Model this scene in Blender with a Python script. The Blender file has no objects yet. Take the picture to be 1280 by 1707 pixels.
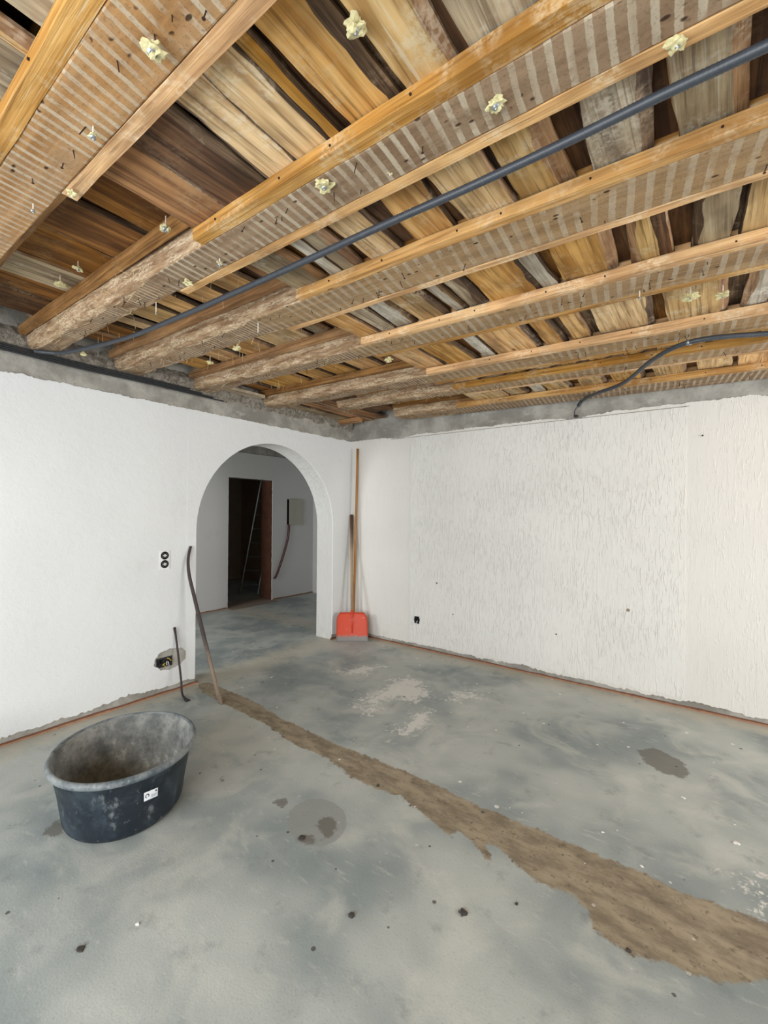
import bpy, bmesh, math, random
import numpy as np
from mathutils import Vector, Matrix, noise as mnoise
from mathutils.geometry import tessellate_polygon

random.seed(7)
C = bpy.context.scene.collection
SC = bpy.context.scene

# ------------------------------------------------------------------ camera
YAW, PITCH, ROLL, FPX = 0.639753, 0.001734, 0.008907, 739.818
CAM = Vector((3.61102, -4.18104, 1.5))
_f = Vector((-math.sin(YAW) * math.cos(PITCH), math.cos(YAW) * math.cos(PITCH), math.sin(PITCH)))
_r0 = Vector((math.cos(YAW), math.sin(YAW), 0)); _u0 = _r0.cross(_f)
_r = _r0 * math.cos(ROLL) + _u0 * math.sin(ROLL)
_u = -_r0 * math.sin(ROLL) + _u0 * math.cos(ROLL)
cam = bpy.data.objects.new('camera', bpy.data.cameras.new('camera'))
C.objects.link(cam)
cam.data.sensor_fit = 'HORIZONTAL'; cam.data.sensor_width = 36.0
cam.data.lens = 36.0 * FPX / 1280.0
cam.data.clip_start = 0.02
cam.matrix_world = Matrix(((_r.x, _u.x, -_f.x, CAM.x), (_r.y, _u.y, -_f.y, CAM.y), (_r.z, _u.z, -_f.z, CAM.z), (0, 0, 0, 1)))
SC.camera = cam

# ------------------------------------------------------------------ world, daylight, exposure
SC.view_settings.view_transform = 'Standard'
SC.view_settings.look = 'None'
SC.view_settings.gamma = 1.0
SC.view_settings.use_curve_mapping = False
SC.view_settings.exposure = 0.27
SC.cycles.max_bounces = 5; SC.cycles.diffuse_bounces = 4; SC.cycles.glossy_bounces = 2; SC.cycles.transmission_bounces = 0; SC.cycles.volume_bounces = 0
SC.cycles.caustics_reflective = False; SC.cycles.caustics_refractive = False

w = bpy.data.worlds.new('sky'); SC.world = w; w.use_nodes = True
bgn = w.node_tree.nodes['Background']
bgn.inputs[0].default_value = (0.80, 0.90, 1.0, 1); bgn.inputs[1].default_value = 1.0

RX, FY = 6.6, -6.0            # right wall and front wall (both out of view)
WINR = (-2.3, -0.25, 0.75, 2.25)   # window in right wall: y0,y1,z0,z1
WINF = (0.9, 4.6, 0.25, 2.3)     # wide window in front wall: x0,x1,z0,z1
def daylight(name, loc, rot, sx, sy, power, col):
    l = bpy.data.lights.new(name, 'AREA'); l.shape = 'RECTANGLE'; l.size = sx; l.size_y = sy
    l.energy = power; l.color = col
    o = bpy.data.objects.new(name, l); o.location = loc; o.rotation_euler = rot; C.objects.link(o)
    return o
daylight('daylight_right_window', (RX + 0.12, (WINR[0] + WINR[1]) / 2, (WINR[2] + WINR[3]) / 2), (0, math.pi / 2, 0),
         WINR[3] - WINR[2], WINR[1] - WINR[0], 100, (1.0, 0.99, 0.98))
daylight('daylight_front_window', ((WINF[0] + WINF[1]) / 2, FY - 0.12, (WINF[2] + WINF[3]) / 2), (math.pi / 2, 0, 0),
         WINF[1] - WINF[0], WINF[3] - WINF[2], 170, (0.93, 0.97, 1.0))

daylight('daylight_hall_window', (-1.3, -4.15, 1.5), (math.pi / 2, 0, 0), 1.2, 1.2, 52, (0.95, 0.97, 1.0))

# ------------------------------------------------------------------ helpers
def ray(px, py):
    return (px - 640) * _r - (py - 853.5) * _u + FPX * _f
def hit(px, py, ax, val):
    d = ray(px, py); t = (val - CAM[ax]) / d[ax]
    return CAM + d * t
def x_on_line(px, Y, Z):
    """x of the point on the horizontal line y=Y, z=Z(x) seen in image column px"""
    x = 2.0
    for _ in range(30):
        z = Z(x) if callable(Z) else Z
        # (p-CAM).r / (p-CAM).f = (px-640)/FPX
        k = (px - 640) / FPX
        n = _r - _f * k
        # n.(x-Cx, Y-Cy, z-Cz)=0
        x = CAM.x - (n.y * (Y - CAM.y) + n.z * (z - CAM.z)) / n.x
    return x
def nz(x, y=0.0, z=0.0):
    return mnoise.noise(Vector((x, y, z)))

def obj(name, verts, faces, mats, parent=None, smooth=False, mi=None):
    me = bpy.data.meshes.new(name)
    me.from_pydata([tuple(v) for v in verts], [], faces)
    if not isinstance(mats, (list, tuple)): mats = [mats]
    for m in mats: me.materials.append(m)
    if mi is not None: me.polygons.foreach_set('material_index', mi)
    if smooth: me.polygons.foreach_set('use_smooth', [True] * len(me.polygons))
    me.update()
    o = bpy.data.objects.new(name, me); C.objects.link(o)
    if parent: o.parent = parent
    return o
def tag(o, label=None, cat=None, group=None, kind=None):
    if label: o['label'] = label
    if cat: o['category'] = cat
    if group: o['group'] = group
    if kind: o['kind'] = kind
    return o
def empty(name, label, cat, group=None):
    o = bpy.data.objects.new(name, None); C.objects.link(o); o.empty_display_size = 0.05
    return tag(o, label, cat, group)

class MB:
    """collects simple solids into one mesh"""
    def __init__(s): s.v = []; s.f = []; s.m = []
    def add(s, vs, fs, m=0):
        n = len(s.v); s.v += [Vector(v) for v in vs]; s.f += [tuple(i + n for i in f) for f in fs]; s.m += [m] * len(fs)
    def box(s, a, b, m=0):
        x0, y0, z0 = a; x1, y1, z1 = b
        s.add([(x0, y0, z0), (x1, y0, z0), (x1, y1, z0), (x0, y1, z0), (x0, y0, z1), (x1, y0, z1), (x1, y1, z1), (x0, y1, z1)],
              [(0, 3, 2, 1), (4, 5, 6, 7), (0, 1, 5, 4), (1, 2, 6, 5), (2, 3, 7, 6), (3, 0, 4, 7)], m)
    def tube(s, pts, rad, n=8, m=0, flat=1.0, caps=True):
        pts = [Vector(p) for p in pts]
        if not isinstance(rad, (list, tuple)): rad = [rad] * len(pts)
        b = len(s.v); up = None
        for i, p in enumerate(pts):
            t = (pts[min(i + 1, len(pts) - 1)] - pts[max(i - 1, 0)]).normalized()
            if up is None:
                up = Vector((0, 0, 1)) if abs(t.z) < 0.9 else Vector((0, 1, 0))
            a = t.cross(up).normalized(); up = a.cross(t).normalized()
            for k in range(n):
                an = 2 * math.pi * k / n
                s.v.append(p + a * math.cos(an) * rad[i] + up * math.sin(an) * rad[i] * flat)
        for i in range(len(pts) - 1):
            for k in range(n):
                k2 = (k + 1) % n
                s.f.append((b + i * n + k, b + (i + 1) * n + k, b + (i + 1) * n + k2, b + i * n + k2)); s.m.append(m)
        if caps:
            s.f.append(tuple(b + k for k in range(n))); s.m.append(m)
            s.f.append(tuple(b + (len(pts) - 1) * n + k for k in reversed(range(n)))); s.m.append(m)
    def build(s, name, mats, parent=None, smooth=False):
        return obj(name, s.v, s.f, mats, parent, smooth, s.m)

def spline(pts, sub=8):
    pts = [Vector(p) for p in pts]; out = []
    P = [pts[0]] + pts + [pts[-1]]
    for i in range(1, len(P) - 2):
        for k in range(sub):
            t = k / sub
            a, b, c, d = P[i - 1], P[i], P[i + 1], P[i + 2]
            out.append(0.5 * ((2 * b) + (c - a) * t + (2 * a - 5 * b + 4 * c - d) * t * t + (3 * b - a - 3 * c + d) * t ** 3))
    out.append(pts[-1]); return out

def slab(name, outline, holes, axis, base, thick, mats, parent=None, rim_mat=None):
    """2D polygon (with holes) in the plane axis=base, thickened towards thick"""
    loops = [outline] + holes
    flat = [p for l in loops for p in l]
    tris = tessellate_polygon([[Vector((p[0], p[1], 0)) for p in l] for l in loops])
    def P(p, d):
        if axis == 0: return (d, p[0], p[1])
        return (p[0], d, p[1])
    n = len(flat)
    vs = [P(p, base) for p in flat] + [P(p, base + thick) for p in flat]
    fs = []; mi = []
    for t in tris:
        fs.append(tuple(t)); mi.append(0); fs.append(tuple(i + n for i in reversed(t))); mi.append(0)
    k = 0
    for l in loops:
        m = len(l)
        for i in range(m):
            a = k + i; b = k + (i + 1) % m
            fs.append((a, b, b + n, a + n)); mi.append(0 if rim_mat is None else rim_mat)
        k += m
    o = obj(name, vs, fs, mats, parent, mi=mi)
    bm = bmesh.new(); bm.from_mesh(o.data); bmesh.ops.recalc_face_normals(bm, faces=bm.faces); bm.to_mesh(o.data); bm.free()
    return o

# ------------------------------------------------------------------ materials
def srgb(r, g, b):
    f = lambda c: (c / 255 / 12.92) if c / 255 <= 0.04045 else ((c / 255 + 0.055) / 1.055) ** 2.4
    return (f(r), f(g), f(b), 1)
class NT:
    def __init__(s, name, rough=0.8, metal=0.0, spec=0.3):
        s.mat = bpy.data.materials.new(name); s.mat.use_nodes = True
        s.t = s.mat.node_tree; s.n = s.t.nodes; s.l = s.t.links
        s.b = s.n['Principled BSDF']
        s.b.inputs['Roughness'].default_value = rough; s.b.inputs['Metallic'].default_value = metal
        s.b.inputs['Specular IOR Level'].default_value = spec
        s.co = s.n.new('ShaderNodeTexCoord')
    def lk(s, a, b): s.l.new(a, b)
    def mapped(s, scale, rnd=False, src=None):
        if rnd and not hasattr(s, 'rv'):
            oi = s.n.new('ShaderNodeObjectInfo'); c = s.n.new('ShaderNodeCombineXYZ')
            for i, k in enumerate((37.0, 91.0, 53.0)): s.lk(s.math('MULTIPLY', oi.outputs['Random'], k), c.inputs[i])
            s.rv = c.outputs[0]
        m = s.n.new('ShaderNodeMapping'); m.inputs['Scale'].default_value = scale
        s.lk(src or s.co.outputs['Object'], m.inputs['Vector'])
        if rnd:
            s.lk(s.rv, m.inputs['Location'])
        return m.outputs[0]
    def val(s, sock, v):
        if hasattr(v, 'is_linked'): s.lk(v, sock)
        else: sock.default_value = v
    def noise(s, vec, scale, detail=4, rough=0.55, dist=0.0):
        n = s.n.new('ShaderNodeTexNoise'); s.lk(vec, n.inputs['Vector'])
        n.inputs['Scale'].default_value = scale; n.inputs['Detail'].default_value = min(detail, 4)
        n.inputs['Roughness'].default_value = rough; n.inputs['Distortion'].default_value = dist
        return n.outputs['Fac']
    def voronoi(s, vec, scale, out='Distance', feat='F1'):
        n = s.n.new('ShaderNodeTexVoronoi'); n.feature = feat; s.lk(vec, n.inputs['Vector']); n.inputs['Scale'].default_value = scale
        return n.outputs[out]
    def math(s, op, a, b=0.0, clamp=False):
        n = s.n.new('ShaderNodeMath'); n.operation = op; n.use_clamp = clamp
        s.val(n.inputs[0], a); s.val(n.inputs[1], b); return n.outputs[0]
    def ss(s, v, lo, hi):
        n = s.n.new('ShaderNodeMapRange'); n.interpolation_type = 'SMOOTHSTEP'
        s.val(n.inputs[0], v); n.inputs[1].default_value = lo; n.inputs[2].default_value = hi
        n.inputs[3].default_value = 0; n.inputs[4].default_value = 1
        return n.outputs[0]
    def mix(s, f, a, b, mode='MIX'):
        n = s.n.new('ShaderNodeMix'); n.data_type = 'RGBA'; n.blend_type = mode
        s.val(n.inputs[0], f); s.val(n.inputs[6], a); s.val(n.inputs[7], b); return n.outputs[2]
    def sep(s, v):
        n = s.n.new('ShaderNodeSeparateXYZ'); s.lk(v, n.inputs[0]); return n.outputs
    def bump(s, h, strength, dist=0.01):
        n = s.n.new('ShaderNodeBump'); n.inputs['Strength'].default_value = strength; n.inputs['Distance'].default_value = dist
        s.lk(h, n.inputs['Height']); s.lk(n.outputs[0], s.b.inputs['Normal'])
    def color(s, c): s.val(s.b.inputs['Base Color'], c)
    def rough(s, r): s.val(s.b.inputs['Roughness'], r)

M = {}
def plain(key, c, rough=0.7, metal=0.0, spec=0.3, var=0.25, scale=30):
    t = NT(key, rough, metal, spec)
    n = t.noise(t.co.outputs['Object'], scale, 4)
    d = tuple(v * (1 - var) for v in c[:3]) + (1,)
    t.color(t.mix(n, d, tuple(min(1, v * (1 + var)) for v in c[:3]) + (1,)))
    t.bump(n, 0.15, 0.004); M[key] = t.mat

def wood(key, axis, c1, c2, wash, wash_amt=0.35, dark=srgb(60, 42, 28), grain=26, bumps=0.35):
    t = NT(key, 0.85, spec=0.2)
    sc = [grain, grain, grain]; sc[axis] = 1.6
    v = t.mapped(sc, True)
    g = t.noise(v, 1.0, 6, 0.62, 0.35)
    v2 = t.mapped((1, 1, 1), True)
    sc3 = [3.2, 3.2, 3.2]; sc3[axis] = 1.3
    blot = t.noise(t.mapped(sc3, True), 2.0, 3, 0.6)
    col = t.mix(t.ss(g, 0.36, 0.66), c1, c2)
    col = t.mix(t.math('MULTIPLY', t.ss(blot, 0.42, 0.72), 0.55), col, dark)
    fine = t.noise(v2, 60, 2, 0.7)
    wm = t.math('MULTIPLY', t.ss(t.noise(v2, 5.0, 6, 0.65), 0.50, 0.64), t.ss(fine, 0.35, 0.6))
    col = t.mix(t.math('MULTIPLY', wm, wash_amt), col, wash)
    sc4 = [95, 95, 95]; sc4[axis] = 2.2
    fib = t.noise(t.mapped(sc4, True), 1.0, 3, 0.6)
    col = t.mix(t.math('MULTIPLY', t.ss(fib, 0.53, 0.66), 0.5), col, dark)
    col = t.mix(t.math('MULTIPLY', t.math('MULTIPLY', t.ss(fib, 0.40, 0.30), t.ss(blot, 0.6, 0.4)), 0.6), col, wash)
    sck = [5.5, 5.5, 5.5]; sck[axis] = 3.4
    kn = t.n.new('ShaderNodeTexVoronoi'); t.lk(t.mapped(sck, True), kn.inputs['Vector']); kn.inputs['Scale'].default_value = 1.0
    kc = t.n.new('ShaderNodeSeparateColor'); t.lk(kn.outputs['Color'], kc.inputs[0])
    km = t.math('MULTIPLY', t.ss(t.math('ADD', kn.outputs['Distance'], t.math('MULTIPLY', t.math('SUBTRACT', fine, 0.5), 0.04)), 0.085, 0.06), t.math('LESS_THAN', kc.outputs[0], 0.3))
    col = t.mix(t.math('MULTIPLY', km, 0.75), col, dark)
    oi = t.n.new('ShaderNodeObjectInfo')
    hsv = t.n.new('ShaderNodeHueSaturation')
    t.lk(t.math('ADD', t.math('MULTIPLY', oi.outputs['Random'], 0.45), 0.80), hsv.inputs['Value'])
    t.lk(t.math('ADD', t.math('MULTIPLY', oi.outputs['Random'], -0.25), 1.12), hsv.inputs['Saturation'])
    t.lk(col, hsv.inputs['Color'])
    t.color(hsv.outputs[0])
    t.bump(fib, bumps * 1.2, 0.006)
    M[key] = t.mat

wood('plank_orange', 1, srgb(178, 128, 70), srgb(222, 176, 112), srgb(214, 196, 160), 0.30)
wood('plank_tan', 1, srgb(172, 136, 88), srgb(214, 180, 128), srgb(214, 202, 176), 0.5)
wood('plank_grey', 1, srgb(140, 122, 98), srgb(188, 170, 140), srgb(205, 196, 178), 0.5, srgb(74, 60, 46))
wood('plank_white', 1, srgb(160, 148, 130), srgb(206, 198, 182), srgb(220, 214, 204), 0.6, srgb(110, 96, 80))
wood('plank_brown', 1, srgb(112, 74, 42), srgb(165, 116, 66), srgb(170, 145, 110), 0.25, srgb(44, 30, 20))
wood('plank_dark', 1, srgb(70, 48, 34), srgb(116, 82, 54), srgb(130, 104, 80), 0.3, srgb(30, 21, 15))
wood('bark', 1, srgb(70, 54, 42), srgb(134, 108, 82), srgb(176, 152, 126), 0.6, srgb(38, 28, 22), 30, 0.9)
wood('bark_pink', 1, srgb(140, 106, 78), srgb(186, 150, 114), srgb(206, 186, 162), 0.6, srgb(80, 52, 40), 30, 0.9)
wood('batten', 0, srgb(176, 130, 76), srgb(212, 168, 110), srgb(220, 200, 166), 0.5, srgb(116, 80, 46), 34)
wood('batten_brown', 0, srgb(132, 94, 56), srgb(172, 128, 80), srgb(196, 166, 124), 0.2, srgb(74, 48, 28), 34)
wood('beam_side', 0, srgb(150, 106, 62), srgb(192, 148, 98), srgb(206, 186, 156), 0.4, srgb(84, 58, 36), 28)
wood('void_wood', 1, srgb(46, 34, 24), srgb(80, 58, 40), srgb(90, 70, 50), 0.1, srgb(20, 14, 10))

def beam_bottom(key, period, amt, base1, base2):
    t = NT(key, 0.9, spec=0.15)
    co = t.co.outputs['Object']
    s = t.sep(co)
    g = t.noise(t.mapped((1.5, 26, 26), True), 1.0, 5, 0.6, 0.3)
    col = t.mix(t.ss(g, 0.3, 0.7), base1, base2)
    wob = t.math('MULTIPLY', t.noise(t.mapped((1, 1, 1), True), 1.5, 2), 0.06)
    wob2 = t.math('MULTIPLY', t.noise(co, 90, 3), 0.005)
    ph = t.math('ADD', t.math('ADD', s[0], wob), t.math('ADD', wob2, t.math('MULTIPLY', s[1], 0.12)))
    st = t.math('SINE', t.math('MULTIPLY', ph, 2 * math.pi / period))
    st = t.ss(st, 0.15, 0.42)
    vary = t.math('ADD', t.math('MULTIPLY', t.noise(t.mapped((26, 2.5, 1), True), 1.0, 2), 1.4), -0.05)
    st = t.math('MULTIPLY', st, vary, True)
    broke = t.ss(t.noise(t.mapped((1, 1, 1), True), 7, 6, 0.7), 0.34, 0.52)
    st = t.math('MULTIPLY', t.math('MULTIPLY', st, broke), amt)
    fine = t.noise(co, 130, 4, 0.7)
    lime = t.mix(fine, srgb(168, 154, 132), srgb(214, 202, 180))
    dust = t.math('MULTIPLY', t.ss(t.noise(co, 6, 5), 0.35, 0.7), 0.45)
    col = t.mix(dust, col, srgb(152, 132, 108))
    col = t.mix(st, col, lime)
    holes = t.ss(t.voronoi(t.mapped((0.8, 1.6, 1), True), 20), 0.20, 0.12)
    pick = t.ss(t.noise(co, 15, 1), 0.50, 0.56)
    col = t.mix(t.math('MULTIPLY', t.math('MULTIPLY', holes, pick), 0.9), col, srgb(46, 28, 18))
    col = t.mix(t.math('MULTIPLY', t.ss(fine, 0.52, 0.66), 0.4), col, srgb(92, 70, 52))
    t.color(col)
    t.bump(t.math('ADD', st, t.math('MULTIPLY', fine, 0.35)), 0.5, 0.005)
    M[key] = t.mat
beam_bottom('beam_bottom', 0.040, 0.85, srgb(118, 94, 72), srgb(150, 124, 98))
beam_bottom('beam_bottom_orange', 0.036, 0.85, srgb(146, 106, 64), srgb(180, 138, 92))
beam_bottom('beam_bottom_plain', 0.050, 0.6, srgb(132, 104, 72), srgb(168, 138, 100))
beam_bottom('beam_bottom_fine', 0.027, 0.9, srgb(112, 86, 62), srgb(156, 124, 92))

t = NT('log_side', 0.95, spec=0.1)           # rough log flank with straw clay stuck on it
co = t.co.outputs['Object']
g = t.noise(t.mapped((5, 40, 40), True), 1.0, 6, 0.7, 0.3)
col = t.mix(t.ss(g, 0.3, 0.7), srgb(118, 90, 66), srgb(172, 142, 110))
pl = t.ss(t.noise(t.mapped((5, 34, 34), True), 1.0, 7, 0.75), 0.40, 0.62)
fl = t.noise(t.mapped((0.45, 1.3, 1.3)), 90, 5, 0.75)
col = t.mix(t.math('MULTIPLY', t.math('MULTIPLY', pl, t.ss(fl, 0.35, 0.6)), 0.85), col, srgb(214, 194, 164))
t.color(col); t.bump(t.math('ADD', g, fl), 0.6, 0.008); M['log_side'] = t.mat

def plaster(key, c, vert=False, amp=0.5):
    t = NT(key, 0.9, spec=0.2)
    co = t.co.outputs['Object']
    big = t.noise(co, 1.3, 1)
    col = t.mix(t.ss(big, 0.3, 0.7), tuple(v * 0.955 for v in c[:3]) + (1,), c)
    sm = t.ss(t.noise(co, 3.0, 3, 0.7), 0.60, 0.78)
    col = t.mix(t.math('MULTIPLY', sm, 0.14), col, srgb(176, 168, 156))
    t.color(col)
    if vert:
        v = t.mapped((70, 70, 11))
        n1 = t.noise(v, 1.0, 3, 0.55, 0.9)
        patch = t.ss(t.noise(co, 2.2, 3), 0.30, 0.62)
        r = t.math('MULTIPLY', t.ss(n1, 0.50, 0.72), t.math('ADD', t.math('MULTIPLY', patch, 0.75), 0.25))
        h = r
        t.bump(h, amp, 0.012)
    else:
        n1 = t.noise(co, 40, 5, 0.75)
        n2 = t.noise(co, 11, 1, 0.6)
        h = t.math('ADD', n1, n2)
        t.bump(h, amp, 0.006)
    M[key] = t.mat
plaster('plaster_left', srgb(222, 223, 222), False, 0.45)
plaster('plaster_back', srgb(220, 217, 210), True, 0.28)
plaster('plaster_panel', srgb(224, 222, 216), True, 0.6)
plaster('plaster_reveal_shaded', srgb(206, 204, 198), True, 0.55)  # same white plaster made greyer, shade of the arch reveal put into its colour
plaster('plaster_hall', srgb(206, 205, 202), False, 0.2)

t = NT('concrete_band', 0.9, spec=0.2)       # grey cement of the ring beam and bare wall
co = t.co.outputs['Object']
a = t.noise(co, 3, 6, 0.65); b = t.noise(co, 38, 6, 0.7)
col = t.mix(t.ss(a, 0.35, 0.68), srgb(136, 132, 124), srgb(176, 172, 163))
col = t.mix(t.math('MULTIPLY', t.ss(b, 0.55, 0.75), 0.4), col, srgb(92, 86, 80))
wt = t.ss(t.noise(t.mapped((1, 1, 2.4)), 4.5, 5, 0.6), 0.60, 0.66)
col = t.mix(t.math('MULTIPLY', wt, 0.45), col, srgb(186, 183, 176))
t.color(col); t.bump(t.math('ADD', a, t.math('MULTIPLY', b, 0.6)), 0.5, 0.015); M['concrete_band'] = t.mat

t = NT('mortar', 0.95, spec=0.1)
co = t.co.outputs['Object']
b = t.noise(co, 30, 7, 0.75)
t.color(t.mix(t.ss(b, 0.3, 0.7), srgb(96, 90, 82), srgb(158, 150, 138))); t.bump(b, 0.9, 0.02); M['mortar'] = t.mat

# floor: screed with stains and a painted tub shadow held in a vertex attribute (R brown strip, G damp and tub shadow, B lime, A smooth round patch)
t = NT('floor_screed', 0.6, spec=0.35)
co = t.co.outputs['Object']
at = t.n.new('ShaderNodeAttribute'); at.attribute_name = 'stain_shadow'
sp = t.n.new('ShaderNodeSeparateColor'); t.lk(at.outputs['Color'], sp.inputs[0])
n1 = t.noise(co, 1.15, 3, 0.6); n2 = t.noise(co, 7, 6, 0.65); n3 = t.noise(co, 120, 3, 0.75); n4 = t.noise(co, 2.6, 3, 0.62, 0.8)
col = t.mix(t.ss(n1, 0.36, 0.64), srgb(130, 139, 138), srgb(172, 176, 171))
col = t.mix(t.math('MULTIPLY', t.ss(n4, 0.48, 0.70), 0.5), col, srgb(192, 192, 184))
col = t.mix(t.math('MULTIPLY', t.ss(n2, 0.56, 0.72), 0.35), col, srgb(104, 108, 108))
col = t.mix(t.math('MULTIPLY', t.ss(n3, 0.55, 0.72), 0.35), col, srgb(96, 100, 100))
scf = t.ss(t.noise(t.mapped((3.0, 9.0, 1)), 3.0, 4, 0.7), 0.56, 0.70)
col = t.mix(t.math('MULTIPLY', scf, 0.35), col, srgb(190, 190, 184))
s = t.sep(co)
# sandy dust swept along the foot of the walls
dx = t.math('ABSOLUTE', s[0]); dy = t.math('ABSOLUTE', s[1])
dw = t.math('MINIMUM', dx, dy)
dw = t.math('ADD', dw, t.math('MULTIPLY', t.math('SUBTRACT', n2, 0.5), 0.5))
col = t.mix(t.math('MULTIPLY', t.ss(dw, 0.30, 0.05), 0.6), col, srgb(186, 178, 160))
n5 = t.noise(co, 24, 3, 0.75)
jit = t.math('ADD', t.math('ADD', t.math('MULTIPLY', t.math('SUBTRACT', n2, 0.5), 0.35), t.math('MULTIPLY', t.math('SUBTRACT', n5, 0.5), 0.40)), t.math('MULTIPLY', t.math('SUBTRACT', n3, 0.5), 0.18))
ringm = t.ss(t.math('ADD', at.outputs['Alpha'], t.math('MULTIPLY', jit, 0.25)), 0.48, 0.52)
col = t.mix(t.math('MULTIPLY', ringm, 0.75), col, srgb(136, 138, 134))
lm = t.ss(t.math('ADD', sp.outputs[2], t.math('MULTIPLY', jit, 2.6)), 0.46, 0.62)
col = t.mix(t.math('MULTIPLY', lm, 0.8), col, srgb(214, 211, 204))
bm_ = t.ss(t.math('ADD', sp.outputs[0], jit), 0.44, 0.54)
brown = t.mix(t.ss(t.noise(t.mapped((1, 2.2, 1)), 6, 7, 0.7), 0.32, 0.68), srgb(116, 104, 86), srgb(156, 143, 120))
brown = t.mix(t.math('MULTIPLY', t.ss(n5, 0.56, 0.68), 0.6), brown, srgb(84, 70, 54))
col = t.mix(bm_, col, brown)
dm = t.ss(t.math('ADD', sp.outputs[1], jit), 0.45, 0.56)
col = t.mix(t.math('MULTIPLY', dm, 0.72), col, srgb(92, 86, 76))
# crumbs of white lime and dark dirt
def flecks(scale, size, dens, c, amt, where=None):
    global col
    v = t.n.new('ShaderNodeTexVoronoi'); t.lk(co, v.inputs['Vector']); v.inputs['Scale'].default_value = scale
    cs = t.n.new('ShaderNodeSeparateColor'); t.lk(v.outputs['Color'], cs.inputs[0])
    d = t.math('ADD', v.outputs['Distance'], t.math('MULTIPLY', t.math('SUBTRACT', n3, 0.5), size * 0.8))
    rad = t.math('MULTIPLY', cs.outputs[1], size)
    m = t.math('MULTIPLY', t.math('LESS_THAN', d, rad), t.math('LESS_THAN', cs.outputs[0], dens))
    if where is not None: m = t.math('MULTIPLY', m, where)
    col = t.mix(t.math('MULTIPLY', m, amt), col, c)
zone = t.ss(t.math('ADD', s[1], t.math('MULTIPLY', n1, 1.0)), -2.6, -1.1)
flecks(13, 0.14, 0.35, srgb(222, 220, 212), 0.9, zone)
flecks(7, 0.09, 0.3, srgb(226, 224, 216), 0.9, zone)
flecks(12, 0.12, 0.30, srgb(70, 66, 60), 0.85)
t.color(col)
t.rough(t.math('ADD', t.math('MULTIPLY', n2, 0.22), 0.47))
t.bump(t.math("ADD", n3, n5), 0.14, 0.008)
M['floor'] = t.mat

plain('strip_rust', srgb(116, 80, 62), 0.9, var=0.4, scale=22)
plain('strip_tan', srgb(158, 122, 98), 0.9, var=0.4, scale=22)
plain('strip_grey', srgb(138, 124, 110), 0.95, var=0.35, scale=26)
plain('black_plastic', srgb(40, 42, 45), 0.5, spec=0.4, var=0.3, scale=50)
plain('black_hole', srgb(18, 17, 17), 0.9, var=0.3)
plain('white_plastic', srgb(226, 224, 222), 0.5)
plain('foam', srgb(196, 186, 142), 0.95, var=0.3, scale=60)
plain('galvanised', srgb(150, 156, 160), 0.4, 0.7, var=0.15)
plain('pin_white', srgb(222, 216, 200), 0.6, var=0.1)
plain('iron', srgb(62, 54, 54), 0.55, 0.5, var=0.4, scale=40)
t = NT('iron_dusty', 0.7, 0.2, 0.3)
zz = t.sep(t.co.outputs['Object'])[2]; n = t.noise(t.co.outputs['Object'], 40, 4)
c_ = t.mix(n, srgb(56, 48, 50), srgb(84, 74, 72))
t.color(t.mix(t.ss(t.math('ADD', zz, t.math('MULTIPLY', n, 0.2)), 0.62, 0.30), c_, srgb(138, 122, 106))); M['iron_dusty'] = t.mat
plain('rust_nail', srgb(52, 34, 26), 0.9, var=0.3)
plain('straw', srgb(208, 186, 140), 0.9, var=0.25)
plain('dark_wall', srgb(168, 146, 124), 0.95, var=0.2, scale=5)
plain('door_frame', srgb(88, 56, 40), 0.8, var=0.45, scale=9)
plain('alu', srgb(150, 152, 152), 0.4, 0.8, var=0.1)
plain('panel_door', srgb(178, 174, 160), 0.6, var=0.06, scale=8)
plain('red_cable', srgb(92, 40, 44), 0.5, var=0.2)
plain('yellow_wire', srgb(206, 176, 70), 0.5, var=0.2)
plain('chip_dark', srgb(62, 58, 54), 0.9, var=0.3, scale=60)
plain('chip_white', srgb(214, 210, 202), 0.9, var=0.1, scale=60)
plain('sticker', srgb(232, 234, 238), 0.4, var=0.03)
plain('ink', srgb(48, 50, 60), 0.5, var=0.1)
plain('ink_grey', srgb(150, 156, 168), 0.5, var=0.1)
plain('frame_white', srgb(230, 230, 230), 0.5, var=0.03)
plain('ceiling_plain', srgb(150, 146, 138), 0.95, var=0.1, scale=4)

t = NT('pole_wood', 0.6, spec=0.35)
g = t.noise(t.mapped((60, 60, 3)), 1.0, 5)
t.color(t.mix(g, srgb(120, 74, 30), srgb(186, 130, 66))); M['pole_wood'] = t.mat
t = NT('handle_wood', 0.65, spec=0.3)
g = t.noise(t.mapped((60, 60, 3)), 1.0, 5); zz = t.sep(t.co.outputs['Object'])[2]
c_ = t.mix(t.ss(zz, 0.95, 1.35), srgb(168, 144, 112), srgb(104, 74, 54))
t.color(t.mix(t.math('MULTIPLY', g, 0.6), c_, srgb(110, 84, 60))); M['handle_wood'] = t.mat
t = NT('red_paint', 0.5, spec=0.4)
co = t.co.outputs['Object']
zz = t.sep(co)[2]
n = t.noise(co, 16, 6, 0.7); n2 = t.noise(co, 60, 5, 0.7)
edge = t.math('ADD', zz, t.math('MULTIPLY', t.math('SUBTRACT', n, 0.5), -0.12))
wear = t.ss(edge, 0.085, 0.045)
scr = t.math('MULTIPLY', t.ss(t.noise(t.mapped((10, 10, 40)), 1.6, 5, 0.7), 0.62, 0.68), 0.55)
c_ = t.mix(n2, srgb(186, 58, 32), srgb(212, 78, 46))
c_ = t.mix(scr, c_, srgb(150, 106, 96))
c_ = t.mix(t.math('MULTIPLY', t.ss(n, 0.66, 0.7), 0.8), c_, srgb(226, 200, 186))
t.color(t.mix(wear, c_, srgb(128, 124, 120))); M['red_paint'] = t.mat

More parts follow.
